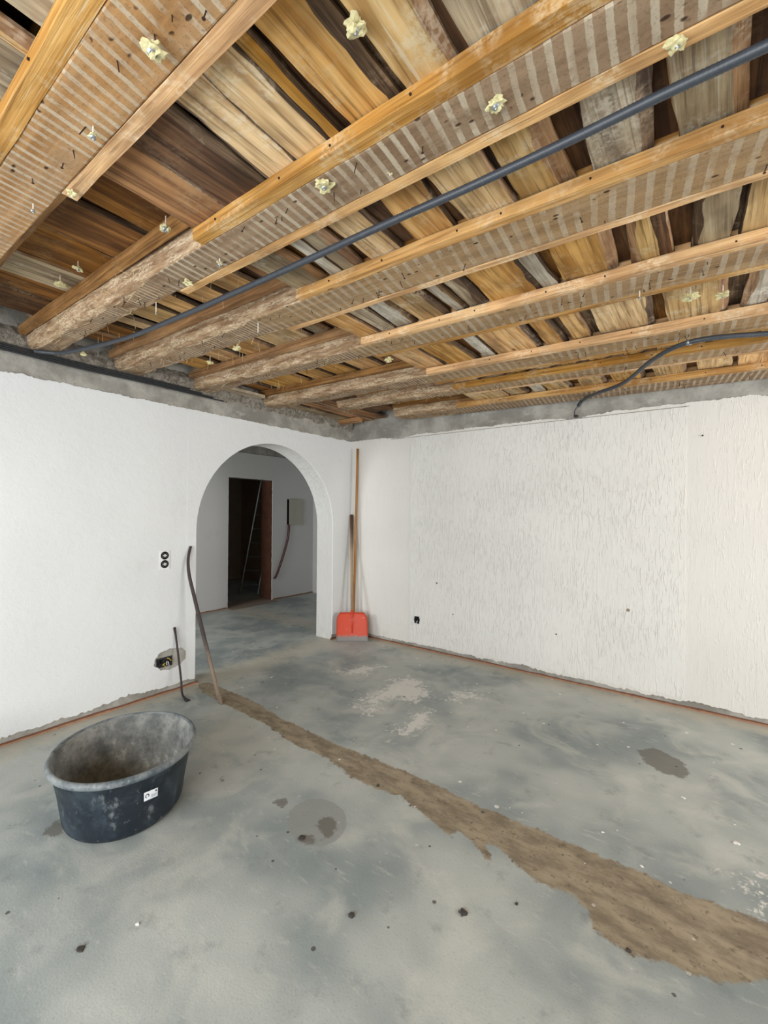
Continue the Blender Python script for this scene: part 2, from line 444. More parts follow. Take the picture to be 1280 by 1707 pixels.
t = NT('tub_plastic', 0.5, spec=0.4)
co = t.co.outputs['Object']
n = t.noise(co, 7, 7, 0.7); n2 = t.noise(co, 40, 6, 0.75); n3 = t.noise(t.mapped((1, 1, 0.5)), 14, 6, 0.7)
c_ = t.mix(t.ss(n, 0.42, 0.68), srgb(26, 34, 42), srgb(52, 62, 70))
c_ = t.mix(t.math('MULTIPLY', t.ss(n3, 0.58, 0.74), 0.5), c_, srgb(140, 146, 146))
c_ = t.mix(t.math('MULTIPLY', t.ss(n2, 0.62, 0.72), 0.35), c_, srgb(150, 152, 148))
t.color(c_); t.rough(t.math('ADD', t.math('MULTIPLY', n, 0.3), 0.35)); t.bump(n2, 0.15, 0.003); M['tub_plastic'] = t.mat
t = NT('tub_rim', 0.55, spec=0.4)
co = t.co.outputs['Object']; n = t.noise(co, 9, 6, 0.7); n2 = t.noise(co, 60, 5, 0.7)
c_ = t.mix(t.ss(n, 0.3, 0.66), srgb(66, 76, 82), srgb(128, 132, 132))
t.color(t.mix(t.math('MULTIPLY', t.ss(n2, 0.55, 0.7), 0.4), c_, srgb(164, 164, 160))); M['tub_rim'] = t.mat
t = NT('tub_inside', 0.85, spec=0.2)          # cement film dried on the inner wall
co = t.co.outputs['Object']
n = t.noise(co, 6, 7, 0.7); n2 = t.noise(co, 34, 6, 0.75)
c_ = t.mix(t.ss(n, 0.35, 0.68), srgb(96, 98, 96), srgb(150, 150, 144))
c_ = t.mix(t.math('MULTIPLY', t.ss(n, 0.60, 0.66), 0.6), c_, srgb(188, 190, 186))
c_ = t.mix(t.math('MULTIPLY', t.ss(n2, 0.52, 0.68), 0.4), c_, srgb(74, 80, 84))
t.color(c_); t.bump(n2, 0.2, 0.003); M['tub_inside'] = t.mat
t = NT('conduit', 0.45, spec=0.5)
co = t.co.outputs['UV']
g = t.noise(t.co.outputs['Object'], 60, 3)
t.color(t.mix(g, srgb(44, 48, 54), srgb(66, 70, 76))); M['conduit'] = t.mat

# ------------------------------------------------------------------ floor
def sdf_mask(px_poly, GX, GY, world=False, soft=0.14):
    P = np.array([(p[0], p[1]) if world else tuple(hit(p[0], p[1], 2, 0.0))[:2] for p in px_poly])
    d = np.full(GX.shape, 1e9); inside = np.zeros(GX.shape, bool)
    n = len(P)
    for i in range(n):
        a = P[i]; b = P[(i + 1) % n]; e = b - a; L = (e @ e) + 1e-12
        tt = np.clip(((GX - a[0]) * e[0] + (GY - a[1]) * e[1]) / L, 0, 1)
        dd = np.hypot(GX - a[0] - tt * e[0], GY - a[1] - tt * e[1]); d = np.minimum(d, dd)
        cond = ((a[1] > GY) != (b[1] > GY))
        with np.errstate(divide='ignore', invalid='ignore'):
            xi = (b[0] - a[0]) * (GY - a[1]) / (b[1] - a[1]) + a[0]
        inside ^= cond & (GX < xi)
    sd = np.where(inside, d, -d)
    return np.clip(0.5 + sd / soft, 0, 1)
def disc(cx, cy, rx, ry, n=24):
    return [(cx + rx * math.cos(2 * math.pi * k / n), cy + ry * math.sin(2 * math.pi * k / n)) for k in range(n)]

step = 0.022
xs_ = np.arange(-0.30, RX + step, step); ys_ = np.arange(FY, 0.04, step)
xs_[-1] = RX + 0.2; xs_[0] = -0.3
GX, GY = np.meshgrid(xs_, ys_, indexing='ij')
brown_poly = [(330, 1140), (350, 1138), (420, 1168), (470, 1198), (560, 1240), (650, 1275), (720, 1305), (800, 1345), (900, 1385), (980, 1418), (1060, 1450), (1140, 1490), (1230, 1520), (1279, 1540),
              (1420, 1600), (1420, 1730), (1279, 1632), (1220, 1637), (1150, 1622), (1110, 1602), (1050, 1592), (1010, 1565), (990, 1545), (985, 1520), (955, 1492), (900, 1472), (862, 1440), (828, 1410), (806, 1405), (822, 1432), (812, 1438), (796, 1412),
              (764, 1383), (752, 1396), (728, 1376), (690, 1345), (668, 1325), (625, 1315), (585, 1295), (550, 1265), (490, 1240), (440, 1205), (370, 1172), (335, 1152)]
R_ = sdf_mask(brown_poly, GX, GY)
damps_and_shadow = [[(1060, 1250), (1090, 1246), (1135, 1268), (1150, 1288), (1138, 1298), (1110, 1290), (1075, 1272)],
         [(528, 1368), (545, 1360), (562, 1370), (556, 1398), (542, 1396), (530, 1384)],
         [(66, 1392), (96, 1368), (110, 1372), (104, 1392), (80, 1396)],  # shadow left of the tub, painted in as a dark floor patch
         [(455, 1338), (470, 1328), (482, 1338), (468, 1346)],
         [(498, 1396), (520, 1392), (526, 1404), (508, 1408)],
         [(364, 1296), (372, 1294), (374, 1303), (366, 1305)],
         [(124, 1580), (136, 1574), (146, 1578), (134, 1590)]]
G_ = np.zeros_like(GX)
for p in damps_and_shadow: G_ = np.maximum(G_, sdf_mask(p, GX, GY, soft=0.16))
limes = [[(596, 1180), (640, 1142), (676, 1126), (706, 1138), (718, 1160), (694, 1168), (652, 1164), (612, 1192)],
         [(690, 1190), (712, 1186), (716, 1200), (682, 1224), (660, 1230)],
         [(736, 1160), (780, 1152), (806, 1160), (770, 1170)],
         [(1240, 1460), (1250, 1462), (1276, 1508), (1270, 1518), (1252, 1490)],
         [(560, 1120), (600, 1112), (640, 1110), (600, 1126)]]
B_ = np.zeros_like(GX)
for p in limes: B_ = np.maximum(B_, sdf_mask(p, GX, GY, soft=0.5))
A_ = np.maximum(sdf_mask(disc(528, 1371, 50, 40), GX, GY), sdf_mask(disc(865, 1588, 62, 46), GX, GY) * 0.0)
nx_, ny_ = GX.shape
idx = np.arange(nx_ * ny_).reshape(nx_, ny_)
quads = np.stack([idx[:-1, :-1], idx[1:, :-1], idx[1:, 1:], idx[:-1, 1:]], -1).reshape(-1, 4).tolist()
verts = np.stack([GX, GY, np.zeros_like(GX)], -1).reshape(-1, 3).tolist()
nb = len(verts)
# hall floor and room beyond
verts += [(-0.3, -4.0, 0), (-0.3, 0.0264, 0), (-0.3, 2.6, 0), (-6.0, 2.6, 0), (-6.0, -4.0, 0), (-0.3, FY, 0), (-6.0, FY, 0)]
verts[nb + 1] = (-0.3, float(ys_[-1]), 0)
quads += [(nb + 5, nb + 0, nb + 4, nb + 6), (nb + 0, nb + 2, nb + 3, nb + 4)]
floor = obj('floor', verts, quads, M['floor'])
ca = floor.data.color_attributes.new('stain_shadow', 'FLOAT_COLOR', 'POINT')
arr = np.zeros((len(verts), 4), np.float32)
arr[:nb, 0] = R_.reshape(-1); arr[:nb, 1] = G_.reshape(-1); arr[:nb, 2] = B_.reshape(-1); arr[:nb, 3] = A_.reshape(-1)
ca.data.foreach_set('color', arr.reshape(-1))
tag(floor, 'grey screed floor with a brown strip and lime stains', kind='structure')

# ------------------------------------------------------------------ walls
ZT = 2.372                                    # top of the white plaster
WT = 0.24
ARC_Y, ARC_R, SPR = -1.205, 0.86, 1.33
def arch_pts(r=ARC_R, n=40, z0=0.0):
    p = [(ARC_Y - r, z0), (ARC_Y - r, SPR * 0.5)]
    for k in range(n + 1):
        a = math.pi - math.pi * k / n
        p.append((ARC_Y + r * math.cos(a), SPR + r * math.sin(a)))
    p += [(ARC_Y + r, SPR * 0.5), (ARC_Y + r, z0)]
    return p
def ragged(a, b, z, amp, step=0.012, seed=0.0, bite=0.0):
    n = max(2, int(abs(b - a) / step)); out = []
    for k in range(n + 1):
        s = a + (b - a) * k / n
        zz = z + amp * nz(s * 9, seed) + amp * 0.7 * nz(s * 34, seed + 5) + amp * 0.5 * nz(s * 90, seed + 15) + bite * max(0, nz(s * 2.1, seed + 9))
        out.append((s, zz))
    return out
HTOP = 2.86
# left wall: bare cement core with the arch cut through
core = [(FY, 0)] + arch_pts() + [(0.0, 0), (0.0, HTOP), (FY, HTOP)]
wall_left = slab('wall_left', core, [], 0, -WT, WT, [M['concrete_band'], M['plaster_reveal_shaded']])
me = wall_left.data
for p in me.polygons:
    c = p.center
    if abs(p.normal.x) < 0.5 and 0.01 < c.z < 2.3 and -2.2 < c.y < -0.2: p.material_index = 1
tag(wall_left, 'white plastered wall with a round arch opening', kind='structure')
# patch of missing plaster round the lower socket
patch = []
for k in range(34):
    a = 2 * math.pi * k / 34
    rr = 1 + 0.16 * nz(math.cos(a) * 2.4, math.sin(a) * 2.4, 4.0) + 0.10 * nz(k * 0.9, 7.0)
    patch.append((-2.275 + 0.135 * math.cos(a) * rr, 0.275 + 0.085 * math.sin(a) * rr))
outl = ragged(FY + 0.01, ARC_Y - ARC_R, 0.055, 0.018, seed=1.0, bite=0.04) + arch_pts(z0=0.05)[1:-1] + ragged(ARC_Y + ARC_R, -0.001, 0.06, 0.016, seed=2.0) \
     + ragged(-0.001, FY + 0.01, ZT, 0.010, seed=3.0)
slab('plaster_layer', outl, [patch], 0, 0.0, 0.009, M['plaster_left'], wall_left)
pan = ragged(-2.15, ARC_Y - ARC_R, 0.07, 0.012, seed=11.0) + arch_pts(z0=0.06)[1:-1] + ragged(ARC_Y + ARC_R, -0.15, 0.08, 0.012, seed=12.0) + ragged(-0.15, -2.15, 2.315, 0.003, seed=13.0)
pan = slab('plaster_panel', pan, [], 0, 0.009, 0.0022, M['plaster_left'], wall_left)
tag(pan, 'slightly raised plaster field around the arch')
# hall side of the arch wall
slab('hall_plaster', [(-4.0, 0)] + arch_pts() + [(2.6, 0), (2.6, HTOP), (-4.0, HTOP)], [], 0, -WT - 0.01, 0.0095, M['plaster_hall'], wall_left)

# back wall
wall_back = slab('wall_back', [(0.0, 0), (RX, 0), (RX, HTOP), (0.0, HTOP)], [], 1, 0.0, WT, M['concrete_band'])
tag(wall_back, 'rough white stucco wall opposite the camera', kind='structure')
slab('plaster_layer', ragged(0.001, RX - 0.001, 0.05, 0.016, seed=21.0, bite=0.03) + ragged(RX - 0.001, 0.001, ZT + 0.005, 0.012, seed=22.0, bite=-0.05), [], 1, 0.0, -0.009, M['plaster_back'], wall_back)
pb = slab('plaster_panel', ragged(0.88, 3.43, 0.075, 0.016, seed=23.0) + [(3.43, 2.35)] + ragged(3.43, 0.88, 2.345, 0.003, seed=24.0), [], 1, -0.009, -0.006, M['plaster_panel'], wall_back)
tag(pb, 'raised field of coarse vertically combed stucco')
# horizontal score line in the plaster above the panel
mb = MB(); mb.box((0.6, -0.0105, 2.348), (3.45, -0.009, 2.352)); mb.build('score_line', M['strip_grey'], wall_back)

# right wall and front wall, out of view, each with its window opening
wall_right = slab('wall_right', [(FY, 0), (WT, 0), (WT, HTOP), (FY, HTOP)], [[(WINR[0], WINR[2]), (WINR[1], WINR[2]), (WINR[1], WINR[3]), (WINR[0], WINR[3])]], 0, RX, WT, M['plaster_left'])
tag(wall_right, 'plain white wall with a window', kind='structure')
wall_front = slab('wall_front', [(-WT, 0), (RX + WT, 0), (RX + WT, HTOP), (-WT, HTOP)], [[(WINF[0], WINF[2]), (WINF[1], WINF[2]), (WINF[1], WINF[3]), (WINF[0], WINF[3])]], 1, FY - WT, WT, M['plaster_left'])
tag(wall_front, 'plain white wall with a wide window behind the camera', kind='structure')
def window(name, ax, base, a0, a1, z0, z1, label):
    root = MB()
    def bar(u0, u1, v0, v1):
        if ax == 0: root.box((base, u0, v0), (base + 0.05, u1, v1))
        else: root.box((u0, base - 0.05, v0), (u1, base, v1))
    b = 0.05
    bar(a0, a1, z0, z0 + b); bar(a0, a1, z1 - b, z1); bar(a0, a0 + b, z0, z1); bar(a1 - b, a1, z0, z1)
    m = (a0 + a1) / 2; bar(m - b / 2, m + b / 2, z0, z1)
    tag(root.build(name, M['frame_white']), label, kind='structure')
window('window_1', 0, RX + 0.05, *WINR, 'white window frame in the right wall')
window('window_2', 1, FY - 0.05, *WINF, 'white window frame in the front wall')

# thin insulation strips left along the foot of the walls
def base_strip(name, pts, label, h=0.020, d=0.014):
    mb = MB()
    # rust coloured strip with a paler cut edge
    (x0, y0), (x1, y1) = pts
    n = 60; L = math.hypot(x1 - x0, y1 - y0); ux, uy = (x1 - x0) / L, (y1 - y0) / L; px, py = -uy, ux
    for (o0, o1, hh, m) in ((0.0, d * 0.55, h, 0), (d * 0.55, d, h * 0.6, 1)):
        vs = []; fs = []
        for k in range(n + 1):
            s = L * k / n; q = 0.003 * nz(s * 5, o0 * 50, 2.0); hz = hh * (1 + 0.35 * nz(s * 7, o1 * 40))
            for (o, z) in ((o0 + q, 0), (o1 + q, 0), (o1 + q, hz), (o0 + q, hz)):
                vs.append((x0 + ux * s + px * o, y0 + uy * s + py * o, z))
        for k in range(n):
            for j in range(4):
                j2 = (j + 1) % 4; fs.append((k * 4 + j, (k + 1) * 4 + j, (k + 1) * 4 + j2, k * 4 + j2))
        fs += [(0, 1, 2, 3), (n * 4 + 3, n * 4 + 2, n * 4 + 1, n * 4)]
        mb.add(vs, fs, m)
    return tag(mb.build(name, [M['strip_rust'], M['strip_tan']]), label, kind='structure')
base_strip('baseboard_left', ((0.0, ARC_Y - ARC_R + 0.03), (0.0, FY + 0.02))[::1], 'thin rust coloured strip along the arch wall')
base_strip('baseboard_back', ((RX - 0.01, 0.0), (0.03, 0.0)), 'thin rust coloured strip along the stucco wall')
base_strip('baseboard_right', ((0.0, -0.03), (0.0, ARC_Y + ARC_R - 0.02)), 'short rust coloured strip beside the shovel')

# mortar squeezed along the top of the left wall and around beam ends
def mortar_bed():
    vs = []; fs = []; n = 260; m = 10; y0, y1 = -5.0, -0.02
    for i in range(n + 1):
        y = y0 + (y1 - y0) * i / n
        big = 0.5 + 0.5 * nz(y * 2.0, 1.7)
        amp = 0.03 + 0.05 * big
        for j in range(m + 1):
            a = j / m
            z = 2.50 + 0.20 * a + 0.03 * nz(y * 7, a * 2)
            bulge = math.sin(math.pi * min(1, a * 1.1)) if a < 0.9 else 0.15
            x = -0.005 + amp * bulge * (0.55 + 0.7 * nz(y * 6, z * 12, 3) + 0.4 * nz(y * 22, z * 40, 9))
            vs.append((max(-0.01, x), y, z))
    for i in range(n):
        for j in range(m):
            a = i * (m + 1) + j; fs.append((a, a + 1, a + m + 2, a + m + 1))
    obj('mortar_bed', vs, fs, M['mortar'], wall_left, True)
mortar_bed()

# hall behind the arch
HX = -2.40; HY1 = 1.68
DY0, DY1, DZ = -0.12, 0.735, 2.03
def rag_door():
    p = [(DY0, 0.0)]
    n = 40
    for k in range(n + 1): p.append((DY0 + 0.008 * nz(k * 1.3, 1.0), 0.02 + (DZ - 0.02) * k / n))
    for k in range(1, 20): p.append((DY0 + (DY1 - DY0) * k / 20, DZ + 0.008 * nz(k * 1.7, 4.0)))
    for k in range(n + 1): p.append((DY1 + 0.010 * nz(k * 1.1, 8.0), DZ - (DZ - 0.02) * k / n))
    p.append((DY1, 0.0)); return p
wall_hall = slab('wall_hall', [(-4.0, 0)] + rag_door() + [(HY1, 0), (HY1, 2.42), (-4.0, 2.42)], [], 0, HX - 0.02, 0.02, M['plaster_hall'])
tag(wall_hall, 'shaded white hall wall with an open doorway', kind='structure')
mb = MB(); mb.box((HX - 0.30, -4.0, 0), (HX - 0.02, DY0 - 0.005, HTOP)); mb.box((HX - 0.30, DY1 + 0.012, 0), (HX - 0.02, HY1 + 0.1, HTOP)); mb.box((HX - 0.30, DY0 - 0.005, DZ + 0.01), (HX - 0.02, DY1 + 0.012, HTOP))
mb.box((HX - 0.02, -4.0, 2.44), (HX + 0.0, HY1, HTOP))
mb.build('wall_core', M['concrete_band'], wall_hall)
mb = MB(); mb.box((HX - 0.025, -4.0, 2.405), (HX + 0.012, HY1, 2.435)); mb.build('picture_rail', M['plaster_hall'], wall_hall)
mb = MB(); mb.box((HX, HY1, 0), (-WT - 0.01, HY1 + 0.12, HTOP)); we = mb.build('wall_hall_end', M['plaster_hall']); tag(we, 'end wall of the hall', kind='structure')
mb = MB(); mb.box((HX, -4.1, 0), (-WT - 0.01, -4.0, 0.9)); mb.box((HX, -4.1, 2.1), (-WT - 0.01, -4.0, HTOP)); mb.box((HX, -4.1, 0.9), (-1.9, -4.0, 2.1)); mb.box((-0.7, -4.1, 0.9), (-WT - 0.01, -4.0, 2.1))
tag(mb.build('wall_hall_near', M['plaster_hall']), 'near end wall of the hall with a window opening', kind='structure')
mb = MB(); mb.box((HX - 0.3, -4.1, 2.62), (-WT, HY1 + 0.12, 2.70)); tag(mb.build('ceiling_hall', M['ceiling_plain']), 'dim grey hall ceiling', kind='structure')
base_strip('baseboard_hall', ((HX, DY0 - 0.02), (HX, -3.9)), 'thin strip along the hall wall')
base_strip('trim_1', ((HX, HY1), (HX, DY1 + 0.02)), 'thin strip along the hall wall right of the doorway')
mb = MB()
for k in range(12):
    z = DZ * k / 12
    mb.box((HX - 0.29, DY1 - 0.006 - 0.004 * nz(k, 2.2), z), (HX - 0.022, DY1 + 0.011, z + DZ / 12))
tag(mb.build('trim_2', M['door_frame']), 'bare brown masonry reveal of the doorway', kind='structure')
mb = MB(); mb.box((HX - 0.34, DY0 - 0.02, 0.0), (HX + 0.16, DY1 + 0.02, 0.004)); tag(mb.build('trim_3', M['strip_grey']), 'brown mortar threshold in the doorway', kind='structure')
# dark room beyond the doorway
mb = MB(); mb.box((-5.0, -2.0, 0), (-4.9, 2.5, HTOP)); mb.box((-4.9, 1.9, 0), (HX - 0.3, 2.0, HTOP)); mb.box((-4.9, -2.0, 0), (HX - 0.3, -1.9, HTOP))
tag(mb.build('wall_far_room', M['dark_wall']), 'dark brown walls of the room beyond the doorway', kind='structure')
mb = MB(); mb.box((-5.0, -2.0, 2.5), (HX - 0.3, 2.0, 2.6)); tag(mb.build('ceiling_far_room', M['dark_wall']), 'dark ceiling of the room beyond', kind='structure')

# ------------------------------------------------------------------ ceiling: void boards, beams, battens, planks
def zb(x): return 2.55 - 0.02 * x
XE = RX
XS = 1.92
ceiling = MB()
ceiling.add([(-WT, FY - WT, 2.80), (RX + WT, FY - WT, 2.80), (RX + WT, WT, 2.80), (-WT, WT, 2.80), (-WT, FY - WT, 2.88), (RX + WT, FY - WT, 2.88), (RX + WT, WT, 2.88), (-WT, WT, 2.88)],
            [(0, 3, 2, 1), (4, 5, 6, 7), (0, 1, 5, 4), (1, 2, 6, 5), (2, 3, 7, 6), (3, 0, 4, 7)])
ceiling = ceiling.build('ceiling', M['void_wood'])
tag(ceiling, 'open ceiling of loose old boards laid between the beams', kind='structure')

# near edge, far edge (bottom of the beam), near batten width, far batten width, split, name bits
BEAMS = [
    # y0, y1, near batten w, far batten w, split near, split far, bottom materials right/left, label
    (-5.55, -5.37, .04, .04, 1.9, 1.9, 'beam_bottom', 'beam_bottom_fine', None),
    (-5.02, -4.84, .04, .04, 1.9, 1.9, 'beam_bottom', 'beam_bottom_fine', None),
    (-4.42, -4.25, .04, .04, 1.9, 1.9, 'beam_bottom', 'beam_bottom_fine', None),
    (-3.815, -3.665, .045, .042, 0.9, 1.93, 'beam_bottom_orange', 'beam_bottom_orange', 'wide ceiling beam in the top left corner, nearest the camera'),
    (-3.245, -3.105, .045, .04, 2.05, 1.62, 'beam_bottom', 'beam_bottom_fine', 'ceiling beam with pale lime stripes, just above the long black conduit'),
    (-2.72, -2.535, .035, .035, 2.02, 1.70, 'beam_bottom_plain', 'beam_bottom_fine', 'ceiling beam just below the long black conduit'),
    (-2.095, -1.925, .035, .04, 1.90, 1.85, 'beam_bottom_plain', 'beam_bottom_fine', 'fourth ceiling beam counted from the stucco wall'),
    (-1.365, -1.19, .045, .05, 1.92, 1.86, 'beam_bottom_plain', 'beam_bottom_fine', 'third ceiling beam from the stucco wall, above the short hanging conduit'),
    (-0.925, -0.77, .035, .04, 1.90, 1.95, 'beam_bottom_plain', 'beam_bottom_fine', 'second ceiling beam from the stucco wall, crossed by the short hanging conduit'),
    (-0.32, -0.06, .04, .02, 1.62, 1.9, 'beam_bottom', 'beam_bottom_fine', 'last ceiling beam lying close against the stucco wall'),
]
BH = 0.24
def bar_x(name, x0, x1, y0, y1, za, zc, mat, parent, seed, rag=0.004):
    """batten running along x between y0..y1 and heights za..zc above the beam bottom"""
    n = max(2, int((x1 - x0) / 0.09)); vs = []; fs = []
    for k in range(n + 1):
        x = x0 + (x1 - x0) * k / n
        for j, (y, z) in enumerate(((y0, za), (y1, za), (y1, zc), (y0, zc))):
            q = rag * nz(x * 4, seed, j * 3.1); q2 = rag * nz(x * 5, seed + 7, j * 1.7)
            vs.append((x, y + q, zb(x) + z + q2))
    for k in range(n):
        for j in range(4):
            j2 = (j + 1) % 4; fs.append((k * 4 + j, k * 4 + j2, (k + 1) * 4 + j2, (k + 1) * 4 + j))
    fs += [(3, 2, 1, 0), tuple(n * 4 + j for j in range(4))]
    return obj(name, vs, fs, mat, parent)

def make_beam(i, B):
    y0, y1, wn, wf, sn, sf, mr, ml, label = B
    xa = {8: 0.60, 9: 0.86}.get(i, 0.0); n = 130; prof = 12; vs = []; fs = []; mi = []
    seed = i * 11.3
    for k in range(n + 1):
        x = xa + (XE - xa) * k / n
        tt = min(1, max(0, (x - (min(sn, sf) - 0.30)) / 0.35))       # 0 = round log, 1 = sawn
        r = 0.040 * (1 - tt) + 0.006
        bul = 0.012 * (1 - tt)
        z0 = zb(x)
        a, b = y0 - bul, y1 + bul
        pts = [(a, BH), (a, 0.12), (a - 0.1 * r, r), (a + 0.12 * r, 0.5 * r), (a + 0.45 * r, 0.15 * r), (a + r, 0.0),
               (b - r, 0.0), (b - 0.45 * r, 0.15 * r), (b - 0.12 * r, 0.5 * r), (b + 0.1 * r, r), (b, 0.12), (b, BH)]
        rough = 0.008 * (1 - tt) + 0.0016
        for j, (y, z) in enumerate(pts):
            q = rough * (nz(x * 9, j * 0.9, seed) + 0.6 * nz(x * 26, j * 1.9, seed + 3))
            q2 = rough * (nz(x * 8, j * 0.8, seed + 20) + 0.6 * nz(x * 30, j * 2.2, seed + 31))
            vs.append((x, y + q, z0 + z + q2))
    for k in range(n):
        x = xa + (XE - xa) * (k + 0.5) / n
        left = x < min(sn, sf) - 0.05
        for j in range(prof):
            j2 = (j + 1) % prof
            fs.append((k * prof + j, k * prof + j2, (k + 1) * prof + j2, (k + 1) * prof + j))
            if j == 5 or (not left and 3 <= j <= 7): mi.append(1 if left else 0)
            elif (j < 5 and x < sn) or (j > 5 and x < sf): mi.append(3)
            else: mi.append(2)
    fs += [tuple(reversed(range(prof))), tuple(n * prof + j for j in range(prof))]; mi += [3, 2]
    o = obj('ceiling_beam', vs, fs, [M[mr], M[ml], M['beam_side'], M['log_side']], None, False, mi)
    tag(o, label or 'ceiling beam out of the frame behind the camera', 'beam', 'exposed ceiling beams')
    # low battens (right part) and high battens (left part)
    bar_x('batten', sn, XE, y0 - wn, y0 - 0.001, 0.0, 0.042, M['batten'], o, seed + 1)
    if wf > 0.03: bar_x('batten', sf, XE, y1 + 0.001, y1 + wf, 0.0, 0.042, M['batten'], o, seed + 2)
    bar_x('batten', xa + 0.02, sn + 0.12, y0 - 0.060, y0 - 0.022, 0.082, 0.128, M['batten_brown'], o, seed + 3)
    bar_x('batten', xa + 0.02, sf + 0.12, y1 + 0.022, y1 + 0.060, 0.082, 0.128, M['batten_brown'], o, seed + 4)
    if i < 3: return o
    rnd = random.Random(100 + i)
    # nails and nail stubs under the beam
    mb = MB()
    for k in range(30):
        x = rnd.uniform(max(0.3, xa + 0.05), 4.6); y = rnd.uniform(y0 + 0.02, y1 - 0.02); z = zb(x) + 0.002
        L = rnd.uniform(0.008, 0.03); dx = rnd.uniform(-0.5, 0.5) * L; dy = rnd.uniform(-0.5, 0.5) * L
        mb.tube([(x, y, z), (x + dx, y + dy, z - L)], [0.0018, 0.0014], 5)
        if rnd.random() < 0.4: mb.tube([(x + dx, y + dy, z - L), (x + dx, y + dy, z - L - 0.0015)], 0.004, 6)
    for k in range(10):   # nails in the near batten
        x = sn + 0.1 + (4.9 - sn) * (k + rnd.random() * 0.6) / 10
        mb.tube([(x, y0 - wn - 0.004, zb(x) + 0.02), (x, y0 - wn + 0.01, zb(x) + 0.02)], 0.0035, 6)
    tag(mb.build('nails', M['rust_nail'], o), kind='stuff')
    # straw and splinters stuck to the log part
    mb = MB()
    for k in range(45):
        x = rnd.uniform(xa + 0.1, min(sn, sf)); side = rnd.random()
        if side < 0.6: p = Vector((x, y0 - 0.012 + rnd.uniform(-0.004, 0.01), zb(x) + rnd.uniform(0.01, 0.075)))
        else: p = Vector((x, rnd.uniform(y0, y1), zb(x) - 0.001))
        L = rnd.uniform(0.012, 0.05)
        d = Vector((rnd.uniform(-1, 1), rnd.uniform(-1.0, 0.2), rnd.uniform(-1, 0.4))).normalized() * L
        mb.tube([p, p + d], [0.0012, 0.0008], 4)
    tag(mb.build('straw', M['straw'], o), kind='stuff')
    return o
beams = [make_beam(i, B) for i, B in enumerate(BEAMS)]

def plank(x0, x1, ya, yb, h, mat, seed, skew=0.0, th=0.024, bark='bark', be=(0.006, 0.006), rag=0.006, drop=0.0):
    """board across a bay; h = height of its underside above the beam bottom"""
    n = 9; vs = []; fs = []; mi = []
    yb2 = yb
    for k in range(n + 1):
        f = k / n; y = ya + (yb2 - ya) * f
        sk = skew * (1 - f)
        w = x1 - x0
        l = x0 + sk + rag * (nz(y * 5, seed) + 0.5 * nz(y * 16, seed + 4)); r = x1 + sk + rag * (nz(y * 5, seed + 9) + 0.5 * nz(y * 16, seed + 13))
        c = 0.004 * nz(y * 2, seed + 40)
        bl, br = be
        zz = lambda x: zb(x) + h + c + drop * (1 - f)
        bl2 = bl * (1 + 0.5 * nz(y * 9, seed + 20)); br2 = br * (1 + 0.5 * nz(y * 9, seed + 26))
        vs += [(l, y, zz(l) + th), (l, y, zz(l) + th * 0.55), (l + bl2, y, zz(l)), ((l + r) / 2, y, zz((l + r) / 2) - 0.001), (r - br2, y, zz(r)), (r, y, zz(r) + th * 0.55), (r, y, zz(r) + th)]
    for k in range(n):
        for j in range(7):
            j2 = (j + 1) % 7; fs.append((k * 7 + j, k * 7 + j2, (k + 1) * 7 + j2, (k + 1) * 7 + j))
            mi.append(1 if j in (0, 1, 4, 5) else 0)
    fs += [tuple(reversed(range(7))), tuple(n * 7 + j for j in range(7))]; mi += [0, 0]
    return obj('plank', vs, fs, [M[mat], M[bark]], ceiling, False, mi)

K = {'o': 'plank_orange', 't': 'plank_tan', 'g': 'plank_grey', 'w': 'plank_white', 'b': 'plank_brown', 'd': 'plank_dark'}
